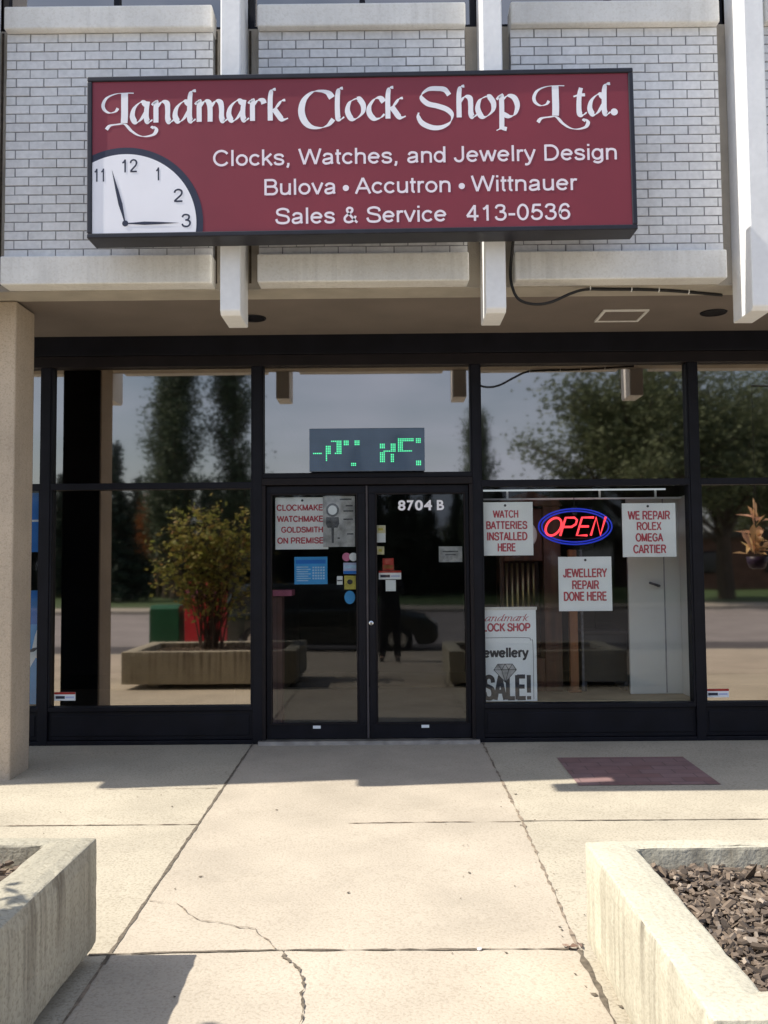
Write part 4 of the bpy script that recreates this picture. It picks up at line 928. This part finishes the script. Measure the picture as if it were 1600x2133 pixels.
# specks of grit near the joints
gr = MB(); rnd = random.Random(5)
for i in range(90):
    x, y = rnd.uniform(-2.4, 2.2), rnd.uniform(-1.5, -4.9)
    if rnd.random() < .35: x = .775+rnd.gauss(0, .07)
    s_ = abs(rnd.gauss(0, .0035))+.0018
    a = rnd.uniform(0, 3); gr.add([(x+s_*math.cos(a+q)*(1.6 if q in (0, math.pi) else .8), y+s_*math.sin(a+q), gz(y)+.004+(.003 if q == 0 else 0)) for q in (0, 1.57, 3.14, 4.71)], [(0, 1, 2, 3)])
tag(gr.build('grit', M['joint']), 'dark grit and leaf crumbs scattered over the paving', 'grit', kind='stuff')

# ------------------------------------------------------------------ shrub, news boxes, basket (seen in the reflections)
def leafquads(mb, pts, smin, smax, rnd, up=.4, ln=1.0):
    for p in pts:
        s_ = rnd.uniform(smin, smax)
        d = Vector((rnd.gauss(0, 1), rnd.gauss(0, 1), rnd.gauss(0, 1)*up)).normalized()
        e = d.cross(Vector((rnd.gauss(0, 1), rnd.gauss(0, 1), rnd.gauss(0, 1)))).normalized()
        p = Vector(p); mb.add([p-d*s_*ln, p-e*s_*.55, p+d*s_*ln, p+e*s_*.55], [(0, 1, 2, 3)])
def shrub(base, h, rad, label, ry=.25):
    t = thing('shrub', label, 'shrub', base); rnd = random.Random(21)
    st = MB(); lv = []
    for k in range(34):
        a = rnd.uniform(0, 6.28); top = Vector(base)+Vector((math.cos(a)*rad*rnd.uniform(.25, 1), math.sin(a)*rad*ry*rnd.uniform(.25, 1), h*rnd.uniform(.42, 1)))
        b = Vector(base)+Vector((rnd.gauss(0, .09), rnd.gauss(0, .05), 0)); mid = b.lerp(top, .5)+Vector((0, 0, .05*h))-Vector((math.cos(a), math.sin(a)*ry, 0))*rad*.10
        P = catmull([b, mid, top], 8); st.tube(P, [.014*(1-.75*i/len(P)) for i in range(len(P))], 5)
        for i, p in enumerate(P):
            if i < 6: continue
            for q in range(1+(i > 8)+(i > 12)):
                d = Vector((rnd.gauss(0, .11), rnd.gauss(0, .11), rnd.gauss(0, .09))); st.tube([p, p+d], .003, 3, cap=False)
                for z in range(4): lv.append(p+d*rnd.uniform(.4, 1.3)+Vector((rnd.gauss(0, .04), rnd.gauss(0, .04), rnd.gauss(0, .04))))
    st.build('stem', M['bark'], t); lb = MB(); leafquads(lb, lv, .026, .055, rnd); lb.build('foliage', M['leafshrub'], t)
shrub((-2.50, -5.30, .30), 2.10, 1.12, 'loose yellow-green autumn shrub growing from the left planter')
def newsbox(label, x, y, w, d, h, mt, wtop):
    z0 = gz(y); t = thing('news_box', label, 'newspaper box', (x, y, z0), 'newspaper boxes behind the left planter')
    b = MB(); b.prism([(x-w/2, y-d/2, z0+.30), (x-w/2, y+d/2, z0+.30), (x-w/2, y+d/2, z0+h-.05), (x-w/2, y+d/2-.08, z0+h), (x-w/2, y-d/2, z0+h)], (w, 0, 0)); b.build('body', mt, t, bevel=.015)
    MB().box(x-.06, x+.06, y-.06, y+.06, z0+.02, z0+.30).box(x-w*.4, x+w*.4, y-d*.4, y+d*.4, z0, z0+.025).build('pedestal', mt, t, bevel=.006)
    dr_ = MB().box(x-w*.40, x+w*.40, y-d/2-.012, y-d/2+.002, z0+.55, z0+h-.16).build('door', M['boxwindow'], t, bevel=.006)
    MB().box(x-w*.2, x+w*.2, y-d/2-.03, y-d/2-.012, z0+h-.19, z0+h-.165).build('handle', M['chrome'], dr_)
    MB().box(x+w*.18, x+w*.36, y-d/2-.05, y-d/2+.004, z0+h-.12, z0+h-.04).build('coin_slot', M['chrome'], t, bevel=.004)
    if wtop: MB().box(x-w*.46, x+w*.46, y+d/2-.001, y+d/2+.004, z0+h-.24, z0+h-.08).build('pale_band', M['pink'], t)
newsbox('low green newspaper box with dark window behind the left planter', -3.60, -7.35, .48, .45, 1.02, M['boxgreen'], 0)
newsbox('taller red newspaper box with pale top band behind the left planter', -2.97, -7.35, .60, .48, 1.38, M['boxred'], 1)
HB = thing('hanging_basket', 'dark purple hanging basket of orange flowers under the overhang at right', 'hanging basket', (3.92, -2.0, 1.36))
MB().lathe([(.05, 1.40), (.08, 1.41), (.10, 1.47), (.11, 1.53), (.10, 1.53)], (3.92, -2.0, 0), 20).build('basket', M['bowl'], HB, smooth=True)
for a in (0, 2.09, 4.18): MB().tube([(3.92+.105*math.cos(a), -2.0+.105*math.sin(a), 1.53), (3.92, -2.0, 2.35)], .003, 5).build('chain', M['rubber'], HB)
MB().tube([(3.92, -2.0, 2.35), (3.92, -2.0, 3.36)], .003, 6).tube([(3.92, -2.0, 3.36), (4.303, -1.742, 3.30)], .009, 6).build('hanger', M['rubber'], HB)
fl = MB(); rnd = random.Random(9)
for k in range(30):
    a = rnd.uniform(0, 6.28); el = rnd.uniform(.0, 1.5); l = rnd.uniform(.16, .30); b = Vector((3.92+rnd.gauss(0, .05), -2.0+rnd.gauss(0, .05), 1.53))
    d = Vector((math.cos(a)*math.cos(el), math.sin(a)*math.cos(el), math.sin(el))); b = b+Vector((0, 0, rnd.uniform(0, .42)))
    s_ = d.cross(Vector((0, 0, 1)))
    s_ = (s_.normalized() if s_.length > .01 else Vector((1, 0, 0)))*l*.19
    fl.add([b, b+d*l*.55+s_+Vector((0, 0, .01)), b+d*l-Vector((0, 0, .02)), b+d*l*.55-s_+Vector((0, 0, .01))], [(0, 1, 2, 3)])
fl.build('flowers', M['leafflower'], HB)

# ------------------------------------------------------------------ parked car in the street
def car(x0, y, z, L=4.6, Wd=1.78):
    t = thing('parked_car', 'dark green estate car parked along the kerb, reflected in the doors', 'car', (x0+L/2, y, z)); h = .32
    low = [(0, .35), (.02, .60), (.10, .86), (.9, .92), (1.1, .95), (3.45, .95), (3.65, .90), (4.35, .78), (4.55, .62), (4.6, .40), (4.5, .24), (4.15, .22), (4.05, .45), (3.85, .58), (3.62, .58), (3.42, .45), (3.34, .22), (1.26, .22), (1.18, .45), (.98, .58), (.75, .58), (.55, .45), (.45, .22), (.1, .24)]
    b = MB(); b.prism([(x0+a, y-Wd/2, z+c) for a, c in low], (0, Wd, 0)); b.build('body', M['carpaint'], t, bevel=.05, seg=3)
    cabp = [(.12, .90), (.38, 1.40), (.60, 1.47), (2.3, 1.47), (2.62, 1.40), (3.50, .92)]
    wi = MB(); n = len(cabp); a0 = [(x0+a, y-Wd/2+.04+max(0, c-.92)*.30, z+c) for a, c in cabp]; a1 = [(x0+a, y+Wd/2-.04-max(0, c-.92)*.30, z+c) for a, c in cabp]
    wi.add(a0+a1, [list(range(n)), list(range(n, 2*n))[::-1]]+[(i, n+i, n+(i+1) % n, (i+1) % n) for i in range(n)]); wi.build('cabin', M['carpaint'], t, bevel=.03)
    for s_ in (-1, 1):
        def pt(a, c): return (x0+a, y+s_*(Wd/2-.036-max(0, c-.92)*.30), z+c)
        for P in ([(.42, 1.0), (.52, 1.36), (1.25, 1.38), (1.25, 1.0)], [(1.33, 1.0), (1.33, 1.38), (2.15, 1.38), (2.15, 1.0)], [(2.23, 1.0), (2.23, 1.38), (2.5, 1.36), (3.15, 1.0)]):
            MB().poly([pt(*p) for p in P]).build('window', M['carglass'], t)
        MB().box(x0+2.95, x0+3.1, y+s_*(Wd/2+.02), y+s_*(Wd/2+.16), z+.93, z+1.05).build('wing_mirror', M['carpaint'], t, bevel=.02)
        MB().box(x0+4.50, x0+4.585, y+s_*.50-.2, y+s_*.50+.2, z+.56, z+.70).build('headlight', M['lamp'], t, bevel=.02)
        MB().box(x0-.006, x0+.07, y+s_*.62-.16, y+s_*.62+.16, z+.58, z+.82).build('tail_light', M['taillamp'], t, bevel=.02)
        for wx in (.86, 3.74):
            w = MB().lathe([(.12, -.10), (.315, -.10), (.32, -.06), (.32, .06), (.315, .10), (.12, .10)], (x0+wx, y+s_*(Wd/2-.10), z+.32), 24, 'y').build('wheel', M['rubber'], t, smooth=False)
            MB().lathe([(.03, -.104), (.19, -.104), (.20, -.09), (.20, .09), (.19, .104), (.03, .104)], (x0+wx, y+s_*(Wd/2-.10), z+.32), 18, 'y').build('rim', M['chrome'], w)
    MB().poly([(x0+2.68, y-.62, z+1.38), (x0+3.42, y-.74, z+.965), (x0+3.42, y+.74, z+.965), (x0+2.68, y+.62, z+1.38)]).build('windscreen', M['carglass'], t).location.z += .014
    return t
car(-3.55, -12.1, ROAD_Z)

# ------------------------------------------------------------------ person taking the picture
def skinobj(name, chains, mt, parent, sub=2, root=0):
    bm = bmesh.new(); lay = bm.verts.layers.skin.verify(); idx = {}
    off = parent.location
    def vert(key, r):
        k = tuple(round(q, 4) for q in key)
        if k not in idx:
            v = bm.verts.new(Vector(k)-off); v[lay].radius = (r, r) if not isinstance(r, tuple) else r; idx[k] = v
            if len(idx) == 1: v[lay].use_root = True
        return idx[k]
    for ch in chains:
        pv = None
        for p, r in ch:
            v = vert(p, r)
            if pv is not None and bm.edges.get((pv, v)) is None: bm.edges.new((pv, v))
            pv = v
    me = bpy.data.meshes.new(name); bm.to_mesh(me); bm.free(); me.materials.append(mt)
    o = bpy.data.objects.new(name, me); C.objects.link(o); o.parent = parent
    mo = o.modifiers.new('skin', 'SKIN'); mo.use_smooth_shade = True
    s_ = o.modifiers.new('sub', 'SUBSURF'); s_.levels = sub; s_.render_levels = sub
    return o
py_, g0 = -8.20, gz(-8.2)
PE = thing('person', 'person in dark jacket and trousers holding a phone up to photograph the shop', 'person', (0.03, py_, g0))
X = .03
def P3(x, y, z): return (X+x, py_+y, g0+z)
pel = P3(0, 0, .93)
body = [[(pel, (.15, .11)), (P3(0, .0, 1.10), (.14, .10)), (P3(0, .0, 1.30), (.17, .11)), (P3(0, 0, 1.43), (.11, .08)), (P3(0, .01, 1.50), .055), (P3(0, .03, 1.56), .058), (P3(0, .035, 1.62), (.078, .095)), (P3(0, .03, 1.69), (.078, .098)), (P3(0, .02, 1.75), (.05, .065))]]
for s_ in (-1, 1):
    body.append([(P3(0, 0, 1.43), (.11, .08)), (P3(s_*.17, 0, 1.41), .062), (P3(s_*.22, .10, 1.17), .045), (P3(s_*.12, .27, 1.38), .035), (P3(s_*.075, .30, 1.56), .026), (P3(s_*.068, .31, 1.62), (.02, .034))])
    body.append([(pel, (.15, .11)), (P3(s_*.10, 0, .86), .092), (P3(s_*.12, .02, .48), .062), (P3(s_*.13, -.01, .09), .042), (P3(s_*.14, .13, .035), .035)])
    for k, (dx, dz, ln) in enumerate(((-.02, .035, .055), (-.006, .040, .062), (.008, .040, .058), (.020, .032, .046))):
        hx = s_*.068
        body.append([(P3(hx, .31, 1.62), (.02, .034)), (P3(hx+s_*.012, .318, 1.625+dz*.5-.02*k), .0085), (P3(hx+s_*.008, .332, 1.630+dz*.5-.02*k), .008), (P3(hx-s_*.012, .338, 1.630+dz*.5-.02*k), .007)])
    body.append([(P3(s_*.068, .31, 1.62), (.02, .034)), (P3(s_*.05, .308, 1.585), .010), (P3(s_*.03, .315, 1.605), .008)])
skinobj('body', body, M['skin'], PE)
jk = [[(P3(0, 0, .84), (.21, .17)), (P3(0, 0, .95), (.20, .165)), (P3(0, .0, 1.10), (.18, .14)), (P3(0, .0, 1.30), (.19, .13)), (P3(0, 0, 1.43), (.13, .10)), (P3(0, .005, 1.49), .072)]]
for s_ in (-1, 1): jk.append([(P3(0, 0, 1.43), (.13, .10)), (P3(s_*.175, 0, 1.41), .076), (P3(s_*.222, .10, 1.165), .058), (P3(s_*.12, .27, 1.38), .046), (P3(s_*.08, .296, 1.52), .037)])
skinobj('jacket', jk, M['jacket'], PE)
tr_ = [[(P3(0, 0, 1.0), (.185, .15)), (P3(0, 0, .90), (.19, .155))]]
for s_ in (-1, 1): tr_.append([(P3(0, 0, .90), (.19, .155)), (P3(s_*.105, 0, .82), .115), (P3(s_*.12, .02, .48), .078), (P3(s_*.13, -.005, .12), .066), (P3(s_*.13, -.005, .06), .066)])
skinobj('trousers', tr_, M['trousers'], PE)
skinobj('hair', [[(P3(0, -.03, 1.64), (.075, .06)), (P3(0, -.01, 1.71), (.085, .095)), (P3(0, .02, 1.765), (.06, .07))]], M['hair'], PE)
for s_ in (-1, 1): skinobj('shoe', [[(P3(s_*.13, -.05, .045), .044), (P3(s_*.135, .05, .045), .044), (P3(s_*.145, .18, .035), .034)]], M['shoe'], PE)
fc = MB()
for s_ in (-1, 1): fc.lathe([(.002, .136), (.011, .130), (.012, .122)], (X+s_*.032, py_, g0+1.655), 10, 'y')
fc.build('eyes', M['ink'], PE)
MB().prism([(X-.016, py_+.125, g0+1.605), (X+.016, py_+.125, g0+1.605), (X, py_+.12, g0+1.655)], (0, .022, 0)).build('nose', M['skin'], PE)
MB().box(X-.024, X+.024, py_+.118, py_+.131, g0+1.575, g0+1.584).build('mouth', M['redink'], PE)
ph = MB().box(-.036, .036, -7.872, -7.864, 1.375, 1.50).build('phone', M['black'], bevel=.006); tag(ph, 'black phone held upright in both hands of the photographer', 'phone')

# ------------------------------------------------------------------ trees across the street
def tree_mesh(kind, seed):
    rnd = random.Random(seed); tk, lb = MB(), MB(); pts = []
    if kind == 'poplar':
        H, Rm = 15.0, 1.55
        tk.tube([(0, 0, -.2), (.05, 0, 3), (-.05, .05, 8), (0, 0, 13.5)], [.30, .24, .14, .03], 8)
        for k in range(95):
            z = rnd.uniform(1.6, H-1); f = z/H; r = Rm*(math.sin(math.pi*min(1, (f*.85+.12)))**.8)*rnd.uniform(.5, 1.05)
            a = rnd.uniform(0, 6.28); e = Vector((r*math.cos(a), r*math.sin(a), z+rnd.uniform(.9, 1.7)))
            b = Vector((0, 0, z-rnd.uniform(.2, .8))); tk.tube([b, b.lerp(e, .5)+Vector((0, 0, -.15)), e], [.05, .03, .008], 4, cap=False)
            for q in range(190):
                t_ = rnd.uniform(.25, 1.1); p = b.lerp(e, t_); s_ = .20+.16*t_; pts.append(p+Vector((rnd.gauss(0, s_), rnd.gauss(0, s_), rnd.gauss(0, .38))))
        leafquads(lb, pts, .07, .15, rnd)
    elif kind == 'broad':
        tk.tube([(0, 0, -.2), (.1, .05, 1.8), (0, .1, 3.6), (.2, 0, 7)], [.42, .34, .26, .08], 9)
        for k in range(70):
            a = rnd.uniform(0, 6.28); el = rnd.uniform(-.25, 1.45); r = 4.6*rnd.uniform(.45, 1.05)
            e = Vector((math.cos(a)*math.cos(el)*r, math.sin(a)*math.cos(el)*r, 5.6+math.sin(el)*r*1.05))
            b = Vector((.1, .05, rnd.uniform(2.4, 5))); md = b.lerp(e, .55)+Vector((0, 0, .4)); tk.tube([b, md, e], [.11, .06, .015], 5, cap=False)
            for q in range(330): 
                c = md.lerp(e, rnd.uniform(.0, 1.1)); pts.append(c+Vector((rnd.gauss(0, .55), rnd.gauss(0, .55), rnd.gauss(0, .38))))
        leafquads(lb, pts, .07, .15, rnd)
    else:
        H = 9.0; tk.tube([(0, 0, -.2), (0, 0, 4), (0, 0, H-.1)], [.22, .14, .015], 7)
        z = .5
        while z < H-.1:
            f = 1-z/H; nb = int(7+8*f)
            for k in range(nb):
                a = rnd.uniform(0, 6.28); r = (2.25*f+.12)*rnd.uniform(.7, 1.1); e = Vector((math.cos(a)*r, math.sin(a)*r, z-.18*r+rnd.gauss(0, .08)))
                tk.tube([(0, 0, z), e], [.03, .006], 3, cap=False)
                for q in range(int(6+26*r)):
                    t_ = rnd.uniform(.08, 1.05); p = Vector((0, 0, z)).lerp(e, t_); pts.append(p+Vector((rnd.gauss(0, .13), rnd.gauss(0, .13), rnd.gauss(-.06, .09))))
            z += .30
        leafquads(lb, pts, .08, .20, rnd, up=.25)
    return tk, lb
TREES = {}
def tree(kind, x, y, sc, rz, label, cat, leafm, group=None, sz=None):
    key = (kind, leafm)
    zb = ROAD_Z+.12
    if key not in TREES:
        nm = {'poplar': 'poplar_tree', 'broad': 'broadleaf_tree', 'spruce': 'spruce_tree'}[kind]
        t = thing(nm, label, cat, (0, 0, 0)); tk, lb = tree_mesh(kind, len(TREES)+3)
        tk.build('trunk', M['bark'], t); lb.build('crown', M[leafm], t); TREES[key] = t
    else:
        t = copy_tree(TREES[key]); t['label'] = label
    if group: t['group'] = group
    elif 'group' in t: del t['group']
    t.location = (x, y, zb); t.rotation_euler = (0, 0, rz); t.scale = (sc, sc, sz or sc); return t
g = 'tall poplars across the road'
tree('poplar', -11.4, -42, 1.0, 0, 'widest dark poplar across the road, with a spire beside it on the right', 'tree', 'leafdark', g)
tree('poplar', -8.4, -42.6, .92, 2, 'slimmer poplar close to the right of the widest one across the road', 'tree', 'leafdark', g, .98)
tree('poplar', -12.2, -43.5, .8, 4, 'short poplar standing just behind the widest one across the road', 'tree', 'leafdark', g, .8)
tree('poplar', 4.95, -42, .66, 1, 'short lone poplar across the road behind the right door mullion', 'tree', 'leafdark', g, .66)
tree('broad', 11.2, -33.5, 1.10, 0, 'big spreading green tree across the road reflected above the neon', 'tree', 'leafmid')
tree('broad', 16.0, -36, 1.0, 2.2, 'broad tree with a bare straight trunk reflected in the far right window', 'tree', 'leafmid')
tree('broad', 20.5, -40, 1.1, 4.0, 'broad tree beside the brown brick building, rightmost across the road', 'tree', 'leafmid')
g = 'dark spruces across the road'
tree('spruce', -13.9, -39.5, .9, 0, 'slender spruce left of the poplars across the road', 'tree', 'leafspruce', g)
tree('spruce', .7, -45, 1.02, 1, 'small spruce straight across the road, reflected in the message board at right', 'tree', 'leafspruce', g)
tree('spruce', -1.8, -45.5, .95, 2, 'small spruce straight across the road, reflected in the message board at left', 'tree', 'leafspruce', g)
rnd = random.Random(4)
for k, (x, y, s_) in enumerate([(-12.3, -46, .78), (-10.2, -47, .74), (-8.0, -46, .76), (-5.8, -47, .74), (-3.9, -46, .72), (2.4, -47, .70), (6.6, -47, .72), (8.6, -47, .70), (-16.6, -46, .72), (-19, -46, .8), (-22, -47, .8), (-15.2, -48.5, .8), (-13.4, -49, .84), (-11.2, -49.5, .8), (-9.0, -49, .84), (-6.9, -49.5, .78), (-4.8, -49, .78), (-2.6, -49.5, .75), (-.6, -49, .72), (4.4, -49.5, .74)]):
    t = tree('spruce', x, y, s_, rnd.uniform(0, 6), 'low dark spruce in the hedge-like row behind the poplars', 'tree', 'leafspruce', 'low dark spruces in the row')
for k, (x, y, s_) in enumerate([(-26, -60, 1.0), (-18, -62, .85), (-6, -63, .8), (1, -63, .8), (7, -62, .85), (13, -60, 1.0), (27, -52, 1.2), (31, -62, 1.2), (-33, -60, 1.2)]):
    tree('broad', x, y, s_, rnd.uniform(0, 6), 'far green tree in the belt closing the view across the road', 'tree', 'leafmid', 'far trees closing the view', s_*.72)
tree('broad', -12.9, -44.5, .30, 1, 'small orange autumn tree beside the poplars across the road', 'tree', 'leaforange', None, .62)
FB = thing('far_building', 'low brown brick building across the road behind the trunk', 'building', (22, -52, ROAD_Z))
MB().box(16.5, 40, -60, -50, ROAD_Z, 3.0).build('wall', M['brickred'], FB)
MB().box(16.3, 40.2, -60.2, -49.8, 3.003, 3.35).build('roof', M['farroof'], FB)
for k in range(4): 
    f = MB().box(19+4.5*k, 21.2+4.5*k, -50.0, -49.93, .8, 2.2).build('window', M['black'], FB); MB().box(19.1+4.5*k, 21.1+4.5*k, -49.93, -49.92, .9, 2.1).build('pane', M['carglass'], f)
